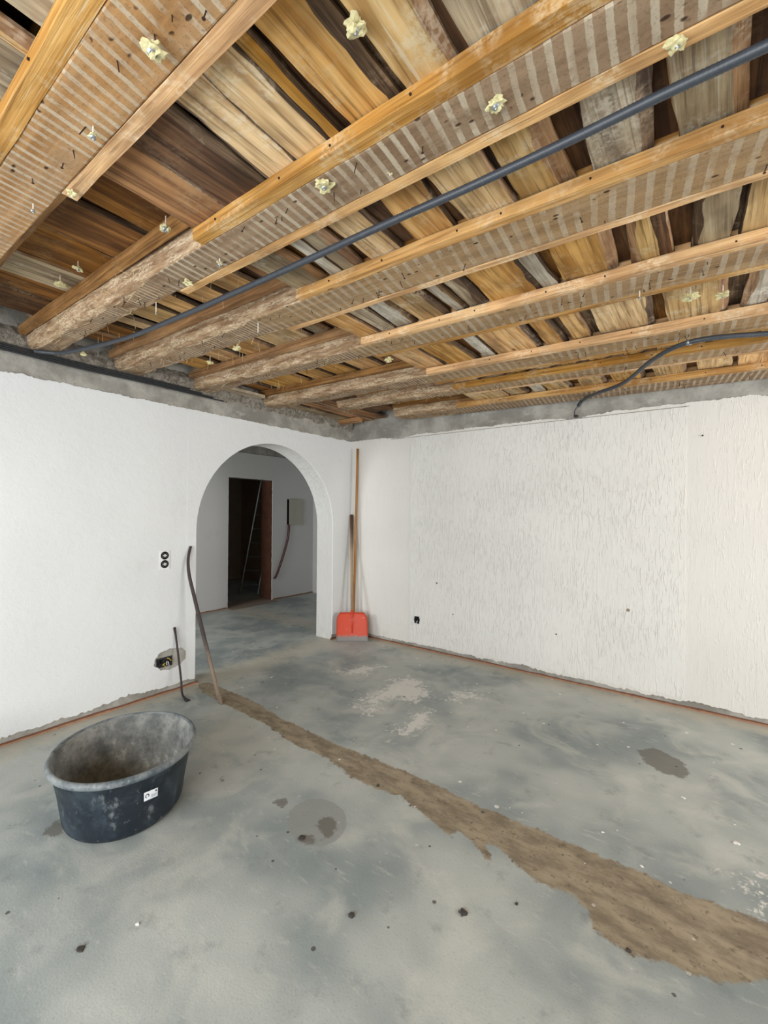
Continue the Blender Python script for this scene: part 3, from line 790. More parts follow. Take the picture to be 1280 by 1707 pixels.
# boards seen in each bay, by the image columns where they meet the next beam: (from, to, wood, bark width left, bark width right)
HI, LO = 0.130, 0.044
BAYS = {
    # bay after beam index: (low boards, high boards)
    3: ([(318, 373, 'b', 0, 0), (375, 436, 'd', 0, .03), (440, 490, 't', .02, 0), (492, 546, 't', 0, .01), (548, 565, 'o', 0, 0), (580, 657, 'o', 0, .03), (676, 762, 'o', 0, .02), (779, 1010, 'g', 0, .02), (1030, 1400, 'g', .02, 0)],
        [(54, 84, 'd', 0, 0), (86, 108, 'b', 0, 0), (109, 141, 'g', 0, 0), (142, 187, 'b', 0, 0), (187, 239, 'b', 0, 0), (245, 330, 'b', 0, .02)]),
    4: ([(493, 541, 'g', 0, .03), (550, 568, 'w', 0, 0), (570, 600, 'g', 0, .035), (616, 668, 'o', 0, 0), (690, 755, 'o', 0, .0), (778, 858, 't', 0, 0), (868, 957, 't', 0, .045), (985, 1090, 'g', 0, .03), (1129, 1250, 'g', 0, .03), (1290, 1420, 'g', 0, 0)],
        [(197, 212, 'b', 0, 0), (218, 240, 'b', 0, 0), (250, 264, 't', 0, 0), (272, 302, 'o', 0, 0), (310, 335, 'o', 0, 0), (347, 380, 'o', 0, 0), (392, 428, 'o', 0, 0), (443, 500, 'b', 0, 0)]),
    5: ([(598, 630, 'o', 0, .0), (635, 658, 'g', 0, 0), (660, 692, 'w', 0, .025), (702, 748, 'o', 0, .025), (757, 778, 'w', 0, .02), (782, 811, 'g', 0, .04), (817, 902, 'o', 0, .03), (904, 930, 'w', 0, 0), (937, 1030, 'o', 0, .04), (1050, 1100, 't', .03, 0), (1100, 1126, 'd', 0, 0), (1150, 1219, 'g', .03, 0), (1231, 1350, 't', 0, 0)],
        [(332, 360, 'o', 0, 0), (371, 400, 'o', 0, 0), (410, 450, 'o', 0, 0), (461, 516, 'o', 0, 0), (527, 548, 'g', 0, .02), (558, 605, 'd', 0, 0)]),
    6: ([(697, 739, 'o', 0, 0), (747, 797, 'o', 0, .03), (806, 826, 'w', 0, 0), (830, 902, 'o', 0, .03), (913, 945, 'o', 0, .02), (955, 986, 'o', 0, 0), (999, 1091, 't', 0, .03), (1112, 1211, 't', 0, .03), (1233, 1277, 'w', .03, 0), (1290, 1370, 't', 0, 0)],
        [(437, 455, 'b', 0, 0), (463, 515, 'o', 0, 0), (526, 555, 'o', 0, 0), (561, 595, 'o', 0, 0), (601, 637, 'o', 0, 0), (644, 705, 'b', 0, 0)]),
    7: ([(757, 803, 't', 0, .04), (813, 841, 'g', 0, .03), (851, 884, 't', 0, .04), (894, 927, 't', 0, .04), (937, 966, 't', 0, .03), (982, 1016, 'o', 0, .04), (1039, 1076, 'o', 0, .03), (1094, 1125, 't', 0, 0), (1135, 1178, 't', 0, 0), (1187, 1251, 't', 0, 0), (1267, 1330, 't', 0, 0)],
        [(578, 598, 'b', 0, 0), (604, 640, 'd', 0, 0), (648, 690, 'b', 0, 0), (697, 756, 'd', 0, 0)]),
    8: ([(792, 848, 't', 0, 0), (853, 884, 't', 0, .03), (890, 910, 'w', 0, 0), (915, 956, 't', 0, .03), (968, 1011, 't', 0, .03), (1023, 1076, 'o', 0, .03), (1092, 1145, 't', 0, .02), (1162, 1221, 't', 0, 0), (1229, 1320, 'o', 0, 0)],
        [(640, 690, 'd', 0, 0), (695, 740, 'b', 0, 0), (745, 790, 'd', 0, 0)]),
}
rnd = random.Random(5)
cnt = 0
for bi, (low, high) in BAYS.items():
    Ba, Bb = BEAMS[bi], BEAMS[bi + 1]
    ya, yb = Ba[1] + 0.004, Bb[0] - 0.004
    for rows, h, off in ((low, LO, Bb[2]), (high, HI, 0.06)):
        for (p0, p1, kk, bl, br) in rows:
            yl = Bb[0] - off
            Z = lambda x, hh=h: zb(x) + hh
            x0, x1 = x_on_line(p0, yl, Z), x_on_line(p1, yl, Z)
            if x0 > XE - 0.03: continue
            x1 = min(x1, XE - 0.02); x0 = max(x0, 0.015)
            if x1 - x0 < 0.02: continue
            cnt += 1
            mat = K[kk]
            if kk == 'o' and rnd.random() < 0.18: mat = 'plank_tan'
            up = rnd.choice((0, 0, 0.003, 0.006))
            plank(x0, x1, ya - (0.01 if h == LO else 0.0), yb, h + up, mat, cnt * 3.7, skew=rnd.uniform(-0.02, 0.035), bark=rnd.choice(('bark', 'bark', 'bark_pink')),
                  be=(max(bl, 0.004), max(br, 0.004)), rag=0.005 if h == HI else 0.008)
    # second layer: narrow lap boards lying over the gaps
    for rows, h, off in ((low, LO, Bb[2]), (high, HI, 0.06)):
        yl = Bb[0] - off; Z = lambda x, hh=h: zb(x) + hh
        E_ = [(x_on_line(r[0], yl, Z), x_on_line(r[1], yl, Z)) for r in rows]
        for (a0, a1), (b0, b1) in zip(E_, E_[1:]):
            if b0 - a1 < 0.012 or b0 > XE - 0.2: continue
            cnt += 1
            plank(a1 - 0.035, b0 + 0.035, ya, yb, h + 0.034 + rnd.uniform(0, 0.008), rnd.choice(('bark', 'plank_brown', 'plank_dark', 'plank_brown')), cnt * 3.7, th=0.02)
    x = E_lo = x_on_line(low[-1][1], Bb[0] - Bb[2], lambda x: zb(x) + LO) + 0.02
    while x < XE - 0.15:
        wd = rnd.uniform(0.18, 0.34); x1 = min(x + wd, XE - 0.02); cnt += 1
        plank(x, x1, ya - 0.01, yb, LO, rnd.choice(('plank_tan', 'plank_orange', 'plank_grey')), cnt * 3.7, be=(0.004, 0.02))
        x = x1 + rnd.uniform(0.008, 0.03)
# bay in the extreme top left corner, and the bays over and behind the camera
e_ = [hit(px, py, 2, 2.55).x for (px, py) in ((2, 225), (70, 112), (84, 92), (92, 74), (135, 0))]
for (a, b, m, up) in ((e_[0], e_[1], 'plank_grey', 0.02), (e_[1] + 0.004, e_[2], 'plank_tan', 0.0), (e_[3] + 0.02, e_[4] + 0.12, 'plank_grey', 0.0), (0.9, e_[0] - 0.01, 'plank_grey', 0)):
    cnt += 1; plank(a, b, BEAMS[2][1] + 0.004, BEAMS[3][0] - 0.004, LO + up, m, cnt * 3.7, bark='bark_pink', be=(0.004, 0.02))
for bi in (0, 1, 2):
    Ba, Bb = BEAMS[bi], BEAMS[bi + 1]
    x = 0.03 if bi < 2 else e_[4] + 0.16
    while x < XE - 0.1:
        wd = rnd.uniform(0.12, 0.26); x1 = min(x + wd, XE - 0.02); cnt += 1
        hh = HI if x1 < 1.0 else LO
        plank(x, x1, Ba[1] + 0.004, Bb[0] - 0.004, hh, rnd.choice(('plank_grey', 'plank_brown', 'plank_tan')) if bi == 2 else 'plank_tan', cnt * 3.7, be=(0.004, rnd.choice((0.004, 0.03))))
        x = x1 + rnd.uniform(0.008, 0.05)
# narrow bay between last beam and the wall is closed by the beam; boards along the left wall top
def side_board(y0, y1, xw, z, mat, seed):
    mb = MB(); n = 10; vs = []; fs = []
    for k in range(n + 1):
        y = y0 + (y1 - y0) * k / n
        for (x, zz) in ((0.012, z), (xw + 0.006 * nz(y * 6, seed), z - 0.006), (xw + 0.004, z + 0.022), (0.012, z + 0.026)): vs.append((x, y, zz))
    for k in range(n):
        for j in range(4):
            j2 = (j + 1) % 4; fs.append((k * 4 + j, (k + 1) * 4 + j, (k + 1) * 4 + j2, k * 4 + j2))
    fs += [(0, 1, 2, 3), tuple(n * 4 + j for j in reversed(range(4)))]
    return obj('plank', vs, fs, M[mat], ceiling)
side_board(-1.90, -1.44, 0.13, 2.60, 'plank_grey', 3)
for k, (x0, x1) in enumerate(((0.012, 0.20), (0.205, 0.36), (0.365, 0.56))):
    cnt += 1
    plank(x0, x1, -1.12, -0.03, 0.045 + 0.012 * k, ('plank_grey', 'plank_brown', 'plank_brown')[k], cnt * 3.7)
mb = MB(); mb.box((0.04, -0.30, 2.545), (0.34, -0.22, 2.592)); blk = mb.build('block', M['batten_brown'], ceiling)
mb = MB(); mb.box((0.565, -1.1, 2.60), (0.86, -0.34, 2.625)); mb.build('plank', M['plank_dark'], ceiling)

# ------------------------------------------------------------------ conduits and cables
def path_px(lst): return [hit(px, py, 2, z) for (px, py, z) in lst]
def corrugated(name, pts, r, mat, parent=None, pitch=0.009, n=10, sub=None):
    P = spline(pts, 24); D = [0.0]
    for a, b in zip(P, P[1:]): D.append(D[-1] + (b - a).length)
    L = D[-1]; cnt = int(L / (pitch / 3)); out = []; rr = []; j = 0
    for k in range(cnt + 1):
        s = L * k / cnt
        while j < len(D) - 2 and D[j + 1] < s: j += 1
        f = (s - D[j]) / max(1e-9, D[j + 1] - D[j]); out.append(P[j].lerp(P[j + 1], f)); rr.append(r * (1.0 if k % 3 else 0.94))
    mb = MB(); mb.tube(out, rr, n); return mb.build(name, mat, parent, True)
zc = 2.488
pts = [Vector((0.095, -3.24, 2.522)), Vector((0.13, -3.18, 2.522)), Vector((0.25, -3.11, 2.520)), hit(205, 565, 2, 2.515)] + path_px([(290, 532, 2.505), (400, 484, 2.50), (520, 430, 2.495), (600, 393, 2.49), (680, 357, zc), (760, 322, zc), (830, 290, zc), (960, 229, 2.485), (1100, 160, 2.48), (1200, 113, 2.478), (1279, 76, 2.475)])
d_ = (pts[-1] - pts[-2]); pts += [pts[-1] + d_ * 1.6 + Vector((0, 0, 0.0)), pts[-1] + d_ * 3.4]
cond = corrugated('electrical_conduit', [p for p in pts if p.x < RX - 0.02], 0.0128, M['conduit'])
tag(cond, 'long black corrugated conduit running under the boards across the ceiling', 'conduit')
root = empty('cable_conduit', 'short black conduit drooping to the stucco wall below the ceiling', 'conduit')
pts = path_px([(1279, 556, 2.445), (1190, 563, 2.445), (1132, 576, 2.442), (1085, 602, 2.44), (1040, 638, 2.435), (1000, 654, 2.43)]) + [hit(972, 666, 1, -0.06), hit(963, 678, 1, -0.035)]
d_ = pts[0] - pts[1]
pts = [pts[0] + d_ * 2.2, pts[0] + d_ * 1.1] + pts
corrugated('tube', [p for p in pts if p.x < RX - 0.02], 0.0135, M['conduit'], root)
mb = MB(); mb.tube(spline([hit(963, 677, 1, -0.035), hit(958, 684, 1, -0.03), hit(957, 692, 1, -0.03)], 6), 0.0035, 6); mb.build('wire', M['black_plastic'], root)
mb = MB(); c = hit(960, 694, 1, -0.03); mb.tube([c + Vector((-0.016, 0, 0.004)), c, c + Vector((0.016, 0, -0.002))], [0.009, 0.014, 0.008], 8); mb.build('terminal', M['black_plastic'], root, True)
mb = MB(); c = hit(1148, 571, 2, 2.443); mb.tube([c + Vector((-0.012, -0.004, 0)), c + Vector((0.012, 0.003, 0))], 0.0155, 10); mb.build('clip', M['galvanised'], root, True)

for k, (dz, lab) in enumerate(((0.0, 'lowest black cable of the bundle along the top of the arch wall'), (0.014, 'second black cable up in the bundle along the arch wall'), (0.028, 'third black cable up in the bundle along the arch wall'), (0.044, 'topmost black cable of the bundle along the arch wall'))):
    p = []
    for j in range(16):
        y = -4.6 + (2.75 - 0.1 * k) * j / 15
        p.append((0.040 + 0.012 * nz(y * 1.5, 3.0) + 0.010 * (3 - k), y, 2.488 + dz * 1.05 + 0.012 * nz(y * 2.2, 5.0) ) )
    mb = MB(); mb.tube(spline(p, 5), 0.0062, 7)
    tag(mb.build('power_cable', M['black_plastic'], None, True), lab, 'cable', 'cables along the top of the arch wall')

# ------------------------------------------------------------------ insulation fasteners left hanging from the ceiling
def blob(c, r, seed, flat=(1, 1, 1), sub=3):
    bm = bmesh.new(); bmesh.ops.create_icosphere(bm, subdivisions=sub, radius=1.0)
    for v in bm.verts:
        d = v.co.copy(); q = 0.85 + 0.9 * nz(d.x * 1.5 + seed, d.y * 1.5, d.z * 1.5) + 0.35 * nz(d.x * 4 + seed, d.y * 4, d.z * 4 + 3) + 0.25 * nz(d.x * 9 + seed, d.y * 9, d.z * 9)
        v.co = Vector((d.x * flat[0], d.y * flat[1], d.z * flat[2])) * r * max(0.35, q) + c
    me = bpy.data.meshes.new('foam'); bm.to_mesh(me); bm.free(); return me
def fastener(px, py, z_top, plen, washer, foam, label, bent=0.0):
    """px,py = image position of the washer / foam; it hangs plen below z_top"""
    c = hit(px, py, 2, z_top - plen)
    e = empty('insulation_fastener', label, 'fastener', 'insulation fasteners left in the ceiling')
    mb = MB(); mb.tube([c + Vector((bent, 0, plen + 0.012)), c + Vector((bent * 0.6, 0, plen * 0.4)), c + Vector((0, 0, -0.006))], 0.0019, 6); mb.build('pin', M['pin_white'], e)
    if washer:
        mb = MB(); mb.tube([c + Vector((0, 0, 0.002)), c + Vector((0.001, -0.001, -0.002)), c + Vector((0.002, -0.001, -0.004))], [washer, washer, washer * 0.6], 12); mb.build('washer', M['galvanised'], e)
    if foam:
        me = blob(c + Vector((0, 0, foam * 0.25 + 0.002)), foam, px * 0.37, (1.1, 1.0, 0.55)); me.materials.append(M['foam'])
        o = bpy.data.objects.new('foam_scrap', me); C.objects.link(o); o.parent = e
ZB = 2.51
F = [
    (254, 88, 2.50, .030, .010, .020, 'insulation fastener with large foam star on the corner beam at top left'),
    (155, 229, 2.52, .045, .007, .010, 'insulation fastener on a long white pin midway down the corner beam'),
    (120, 325, 2.52, .028, .0, .014, 'foam covered fastener at the end of the loose batten on the corner beam'),
    (55, 352, 2.525, .035, .006, .0, 'bare fastener lowest on the corner beam at the left edge'),
    (592, 52, 2.53, .020, .008, .022, 'fastener with thick yellow foam between two orange boards at the top'),
    (276, 383, 2.60, .040, .012, .018, 'fastener with round washer below the dark boards beside the striped beam'),
    (100, 476, 2.66, .050, .006, .026, 'fastener with two foam lobes under the brown boards at far left'),
    (130, 450, 2.66, .045, .006, .018, 'small fastener just right of the two lobed one at far left'),
    (540, 313, 2.50, .016, .008, .026, 'fastener with shaggy foam clump on the striped beam near the middle'),
    (650, 289, 2.50, .006, .0, .014, 'flat pale foam scrap on the striped beam right of the shaggy clump'),
    (826, 178, 2.49, .014, .009, .020, 'dark headed fastener with foam on the striped beam at upper right'),
    (1128, 78, 2.49, .030, .004, .016, 'wispy foam fastener on the lower batten of the striped beam at far right'),
    (683, 360, 2.50, .014, .006, .018, 'foam fastener touching the long black conduit'),
    (366, 441, 2.515, .030, .006, .010, 'fastener with white pin on the striped log left of the conduit middle'),
    (313, 474, 2.52, .026, .005, .020, 'foam clump fastener under the striped log left of the white pin'),
    (140, 592, 2.545, .040, .0, .020, 'foam lump where the conduit meets the arch wall'),
    (260, 522, 2.53, .060, .004, .0, 'bare white pin hanging above the left end of the conduit'),
    (395, 583, 2.55, .050, .0, .024, 'foam tuft below the rough log near the arch wall'),
    (350, 606, 2.56, .040, .0, .020, 'smaller foam tuft closest to the arch wall plaster'),
    (430, 552, 2.525, .05, .0, .0, 'thin bent pin hanging from the rough log below the conduit'),
    (648, 602, 2.51, .020, .0, .028, 'foam scrap at the end of the low batten above the arch'),
    (1151, 498, 2.50, .040, .005, .028, 'bright foam fastener on the right hand boards'),
    (1205, 495, 2.50, .040, .005, .024, 'foam fastener right of the bright one on the right hand boards'),
    (1066, 497, 2.50, .050, .005, .0, 'bare grey pin under the fourth beam on the right'),
]
for a in F: fastener(*a)
# thin slivers hanging from boards in the rear bays
slv = MB()
rnd = random.Random(23)
for k in range(70):
    bi = rnd.choice((4, 5, 6, 7)); y = rnd.uniform(BEAMS[bi][1] + 0.06, BEAMS[bi + 1][0] - 0.08); x = rnd.uniform(0.25, 1.8); z = zb(x) + HI + 0.003
    L = rnd.uniform(0.02, 0.07); slv.tube([(x, y, z), (x + rnd.uniform(-.01, .01), y + rnd.uniform(-.01, .01), z - L)], [0.0018, 0.0012], 4)
tag(slv.build('reed_slivers', M['straw'], ceiling), 'thin pale reed ends and nails hanging from the boards', kind='stuff')

# ------------------------------------------------------------------ sockets and wall fittings
def cup(mb, c, r, depth, ax, n=20, m=0, out=1):
    """open dark cup set into the wall (ring at c, floor depth behind)"""
    vs = []; fs = []
    for d, rr in ((0.002 * out, r), (-0.001 * out, r * 0.9), (-depth * out, r * 0.88)):
        for k in range(n):
            a = 2 * math.pi * k / n; u, v = rr * math.cos(a), rr * math.sin(a)
            vs.append((c[0] + d, c[1] + u, c[2] + v) if ax == 0 else (c[0] + u, c[1] - d, c[2] + v))
    for i in range(2):
        for k in range(n):
            k2 = (k + 1) % n; fs.append((i * n + k, i * n + k2, (i + 1) * n + k2, (i + 1) * n + k))
    fs.append(tuple(2 * n + k for k in range(n)))
    mb.add(vs, fs, m)
e = empty('double_socket', 'white double socket frame without covers left of the arch', 'socket')
yc, z1, z2, x0 = -2.34, 1.135, 1.065, 0.009
mb = MB(); mb.box((x0, yc - .040, 1.022), (x0 + .006, yc + .040, 1.175)); mb.build('plate', M['white_plastic'], e)
for zz in (z1, z2):
    mb = MB(); mb.tube([(x0 + .0055, yc, zz), (x0 + .0075, yc, zz)], 0.033, 20); hole = mb.build('box', M['black_hole'], e)
    mb = MB()
    mb.box((x0 + .0075, yc - .005, zz - .012), (x0 + .010, yc + .005, zz + .012)); mb.box((x0 + .0075, yc - .018, zz - .003), (x0 + .0095, yc - .007, zz + .003)); mb.box((x0 + .0075, yc + .007, zz - .003), (x0 + .0095, yc + .018, zz + .003))
    mb.build('bracket', M['white_plastic'], hole)
    mb = MB()
    for s in (-1, 1):
        mb.tube([(x0 + .0095, yc + s * .016, zz + .014), (x0 + .011, yc + s * .016, zz + .014)], 0.009, 10)
        mb.tube([(x0 + .0095, yc + s * .016, zz - .014), (x0 + .011, yc + s * .016, zz - .014)], 0.009, 10)
    mb.build('insert', M['black_plastic'], hole)
e = empty('wall_box', 'open wiring box with loose wires in a bare grey patch behind the small pry bar', 'wall box')
mb = MB(); mb.box((0.0008, -2.395, 0.220), (0.004, -2.265, 0.300)); mb.build('rim', M['black_plastic'], e)
mb = MB()
for zz, yy in ((0.260, -2.362), (0.260, -2.298)): mb.tube([(0.004, yy, zz), (0.0055, yy, zz)], 0.028, 18)
mb.build('cavity', M['black_hole'], e)
rnd = random.Random(3)
for col_, nn in (('black_plastic', 4), ('yellow_wire', 2), ('white_plastic', 2)):
    for k in range(nn):
        y, z = -2.375 + 0.095 * rnd.random(), 0.238 + 0.04 * rnd.random()
        mb = MB(); p = [(0.004, y, z), (0.022, y + rnd.uniform(-.02, .02), z + .018), (0.028, y + rnd.uniform(-.03, .03), z + rnd.uniform(-.02, .02)), (0.014, y + rnd.uniform(-.03, .03), z - .015)]
        mb.tube(spline(p, 5), 0.0032, 6); mb.build('wire', M[col_], e, True)
e = empty('flush_socket', 'small black socket hole low on the stucco wall', 'socket')
c = hit(695, 1033, 1, -0.016)
mb = MB(); mb.tube([c + Vector((0, 0.002, 0)), c + Vector((0, -0.004, 0))], 0.036, 20); mb.build('ring', M['black_plastic'], e)
mb = MB(); mb.box((c.x - .03, c.y - .006, c.z - .040), (c.x + .03, c.y - .002, c.z + .036)); mb.build('insert', M['black_hole'], e)
mb = MB(); mb.tube(spline([(c.x + .01, c.y - .006, c.z - .01), (c.x, c.y - .02, c.z - .035), (c.x - .012, c.y - .012, c.z - .055)], 5), 0.003, 6); mb.build('wire', M['white_plastic'], e)
for (px, py, r, lab) in ((728, 972, .010, 'grey wall anchor above and right of the black socket hole'), (1047, 1017, .013, 'grey wall anchor on the right half of the stucco wall'), (755, 1024, .006, 'tiny rusty screw right of the black socket hole'), (927, 1057, .006, 'tiny dark screw low on the middle of the stucco wall'), (1171, 726, .006, 'tiny dark screw high on the right of the stucco wall')):
    mb = MB(); c = hit(px, py, 1, -0.015); mb.tube([c + Vector((0, .004, 0)), c + Vector((0, -.004, 0)), c + Vector((0, -.005, 0))], [r, r, r * .5], 12)
    tag(mb.build('wall_anchor', M['iron'] if r < .01 else M['strip_grey']), lab, 'wall anchor')

# electrical panel in the hall with its cables, switch box on the hall end wall
e = empty('distribution_board', 'flush electrical panel with ajar cover on the hall wall', 'fuse box')
mb = MB(); mb.box((HX, 1.03, 1.27), (HX + .012, 1.40, 1.73)); mb.build('frame', M['panel_door'], e)
mb = MB(); mb.box((HX + .012, 1.035, 1.28), (HX + .016, 1.09, 1.72)); mb.build('slot', M['black_hole'], e)
mb = MB(); mb.box((HX + .012, 1.085, 1.275), (HX + .030, 1.395, 1.725)); mb.build('cover', M['panel_door'], e)
for k, off in enumerate((0.0, 0.032)):
    p = [(HX + .02, 1.06 + off, 1.28), (HX + .03, 1.03 + off, 1.05), (HX + .03, 0.93 + off, 0.75), (HX + .03, 0.80 + off, 0.45), (HX + .02, 0.748 + off, 0.36)]
    mb = MB(); mb.tube(spline(p, 8), 0.009, 7)
    tag(mb.build('supply_cable', M['red_cable'], None, True), ('left' if k == 0 else 'right') + ' one of two dark red cables hanging from the electrical panel', 'cable', 'cables under the electrical panel')
e = empty('switch_box', 'small white surface box with a thin cable on the hall end wall', 'switch')
mb = MB(); mb.box((-2.26, HY1 - .03, .98), (-2.18, HY1 - .001, 1.06)); mb.build('case', M['white_plastic'], e)
mb = MB(); mb.tube([(-2.215, HY1 - .008, 1.06), (-2.215, HY1 - .008, 2.2)], 0.006, 6); mb.build('cord', M['strip_grey'], e)

# step ladder in the dark room
e = empty('ladder', 'aluminium ladder leaning in the dark room beyond the doorway', 'ladder')
A, Bp, T = Vector((-3.32, 0.75, 0.0)), Vector((-3.06, 0.94, 0.0)), Vector((0.26, 0.26, 2.15))
for q in (A, Bp):
    mb = MB(); mb.tube([q, q + T * 0.5, q + T], 0.022, 6, flat=0.6); mb.build('rail', M['alu'], e)
for k in range(8):
    f = 0.08 + 0.118 * k
    mb = MB(); mb.tube([A + T * f, Bp + T * f], 0.014, 6); mb.build('rung', M['alu'], e)

# ------------------------------------------------------------------ tools
# long pry bar leaning beside the arch
top, bot = 0.018, 0.50
pp = [(318, 911), (314.5, 925), (313.5, 940), (316, 962), (325, 1000), (339, 1058), (353, 1115), (364, 1160), (368, 1171)]
zs = []
pts = []
for (px, py) in pp:
    f = (py - 911) / (1171 - 911)
    # solve plane x so that the bar is straight in the leaning direction
    x = top + (bot - top) * f ** 1.1
    pts.append(hit(px, py, 0, x))
pts[-1] = hit(368, 1170, 2, 0.012)
e = empty('pry_bar', 'long curved iron pry bar leaning at the left side of the arch', 'pry bar')
sp_ = spline(pts, 6); n_ = len(sp_)
mb = MB(); mb.tube(sp_, [0.011 + 0.006 * min(1, i / n_ * 1.6) for i in range(n_)], 8); mb.build('shaft', M['iron_dusty'], e, True)
mb = MB(); mb.tube([pts[-1] + Vector((-0.02, 0.0, 0.05)), pts[-1], pts[-1] + Vector((0.03, -0.012, -0.006))], [0.017, 0.018, 0.010], 8, flat=0.6); mb.build('claw', M['iron_dusty'], e, True)
# short pry bar
pp = [(291, 1047, .014), (293, 1060, .025), (298, 1100, .085), (302, 1135, .15), (303, 1152, .185), (305, 1160, .21)]
pts = [hit(a, b, 0, c) for a, b, c in pp] + [hit(310, 1166, 2, 0.008)]
e = empty('small_pry_bar', 'short iron wrecking bar leaning on the wall under the double socket', 'pry bar')
mb = MB(); mb.tube(spline(pts, 6), 0.0085, 8); mb.build('shaft', M['iron'], e, True)
mb = MB(); mb.tube([pts[0] + Vector((-.003, -.002, .006)), pts[0].lerp(pts[1], .5), pts[1]], [0.017, 0.014, 0.008], 8, flat=0.55); mb.build('chisel_end', M['iron'], e, True)
mb = MB(); mb.tube([pts[-2], pts[-1], pts[-1] + Vector((.03, .0, -.004))], [0.009, 0.014, 0.020], 8, flat=0.4); mb.build('foot', M['iron'], e, True)

# shovel standing in the corner
e = empty('shovel', 'shovel with red worn blade and brown wooden handle standing in the corner', 'shovel')
Bc = Vector((0.252, -0.262, 0.0))
side = Vector((0.60, 0.47, 0)).normalized() * 1.0
back = Vector((-0.47, 0.60, 0)).normalized()
HT = Vector((0.030, -0.035, 1.47))
up_dir = (HT - Bc).normalized()
nu, nv = 14, 12; W2 = 0.185; Hb = 0.335
vs = []; fs = []
front = side.cross(up_dir).normalized()
if front.dot(CAM - Bc) < 0: front = -front
for j in range(nv + 1):
    v = j / nv
    for i in range(nu + 1):
        u = -1 + 2 * i / nu
        wv = W2 * (1.0 - 0.05 * v)
        hgt = Hb * v
        if v > 0.80: # clipped upper corners
            wv *= 1 - 0.22 * ((v - 0.80) / 0.20) ** 1.2
        curve = -0.02 * (1 - u * u) + 0.012 * v
        p = Bc + side * (u * wv) + up_dir * (hgt + 0.012 * (1 - abs(u)) * 0) + front * (curve + 0.02)
        if j == 0: p.z = max(p.z, 0.002)
        vs.append(p)
m_ = len(vs)
vs += [p - front * 0.0025 for p in vs]
for j in range(nv):
    for i in range(nu):
        a = j * (nu + 1) + i; q = (a, a + 1, a + nu + 2, a + nu + 1)
        fs.append(q); fs.append(tuple(reversed([k + m_ for k in q])))
edge = [i for i in range(nu + 1)] + [j * (nu + 1) + nu for j in range(1, nv + 1)] + [nv * (nu + 1) + i for i in range(nu - 1, -1, -1)] + [j * (nu + 1) for j in range(nv - 1, 0, -1)]
for a, b in zip(edge, edge[1:] + edge[:1]): fs.append((a, b, b + m_, a + m_))
blade = obj('blade', vs, fs, M['red_paint'], e, True)
tag(blade, 'red painted blade with scraped grey edge')
mb = MB(); mb.tube([Bc + up_dir * 0.10 + front * 0.004, Bc + up_dir * 0.22 + front * 0.012, Bc + up_dir * 0.36 + front * 0.014], [0.006, 0.014, 0.018], 10); mb.build('socket', M['red_paint'], e, True)
mb = MB(); mb.tube([Bc + up_dir * 0.33 + front * 0.014, Bc.lerp(HT, .6) + front * 0.010, HT], [0.0165, 0.018, 0.020], 10); mb.build('handle', M['handle_wood'], e, True)
# long wooden pole behind it
mb = MB(); a = Vector((0.15, -0.125, 0.0)); b = hit(596, 748, 1, -0.03)
mb.tube([a.lerp(b, k / 10) for k in range(11)], 0.0135, 10)
tag(mb.build('wooden_pole', M['pole_wood'], None, True), 'long thin wooden pole standing upright in the corner behind the shovel', 'pole')

# ------------------------------------------------------------------ mortar tub
e = empty('mortar_tub', 'black oval mortar tub with dusty grey inside standing on the floor', 'tub')
CX, CY, EA, EB, TH, HH, SB = 1.2038, -3.1385, 0.330, 0.369, 1.0245, 0.316, 0.80
def ring(k, z, s, off=0.0):
    a = 2 * math.pi * k / 72
    u, v = (EA * s + off) * math.cos(a), (EB * s + off) * math.sin(a)
    return (CX + u * math.cos(TH) - v * math.sin(TH), CY + u * math.sin(TH) + v * math.cos(TH), z)
def lathe(rows, name, mat, close=False):
    vs = []; fs = []
    for (z, s, off) in rows: vs += [ring(k, z, s, off) for k in range(72)]
    for i in range(len(rows) - 1):
        for k in range(72):
            k2 = (k + 1) % 72; fs.append((i * 72 + k, i * 72 + k2, (i + 1) * 72 + k2, (i + 1) * 72 + k))
    if close:
        fs.append(tuple(reversed(range(72)))) if close == 'first' else fs.append(tuple((len(rows) - 1) * 72 + k for k in range(72)))
    return obj(name, vs, fs, mat, e, True)
lathe([(0.002, SB, -0.030), (0.004, SB, -0.012), (0.016, SB, -0.002), (0.03, SB + 0.008, 0.0), (0.16, 0.865, 0), (HH - 0.055, 0.925, 0), (HH - 0.05, 0.932, 0.004), (HH - 0.025, 0.94, 0.005), (HH - 0.022, 0.94, 0.004)], 'body', M['tub_plastic'], 'first')
inn = lathe([(HH - 0.008, 0.94, -0.002), (HH - 0.03, 0.925, -0.006), (0.16, 0.865, -0.006), (0.05, SB + 0.01, -0.006), (0.022, SB, -0.02), (0.014, SB, -0.06), (0.013, 0.3, 0)], 'inside', M['tub_inside'], 'last')
tag(inn, 'inner wall coated with dry cement')
rows = []
lathe([(HH - 0.030, 0.94, 0.0), (HH - 0.034, 0.96, 0.0), (HH - 0.028, 1.0, -0.002), (HH - 0.014, 1.0, 0.001), (HH - 0.003, 0.988, 0.0), (HH, 0.965, 0.0), (HH - 0.002, 0.945, 0), (HH - 0.012, 0.938, -0.003)], 'rim', M['tub_rim'])
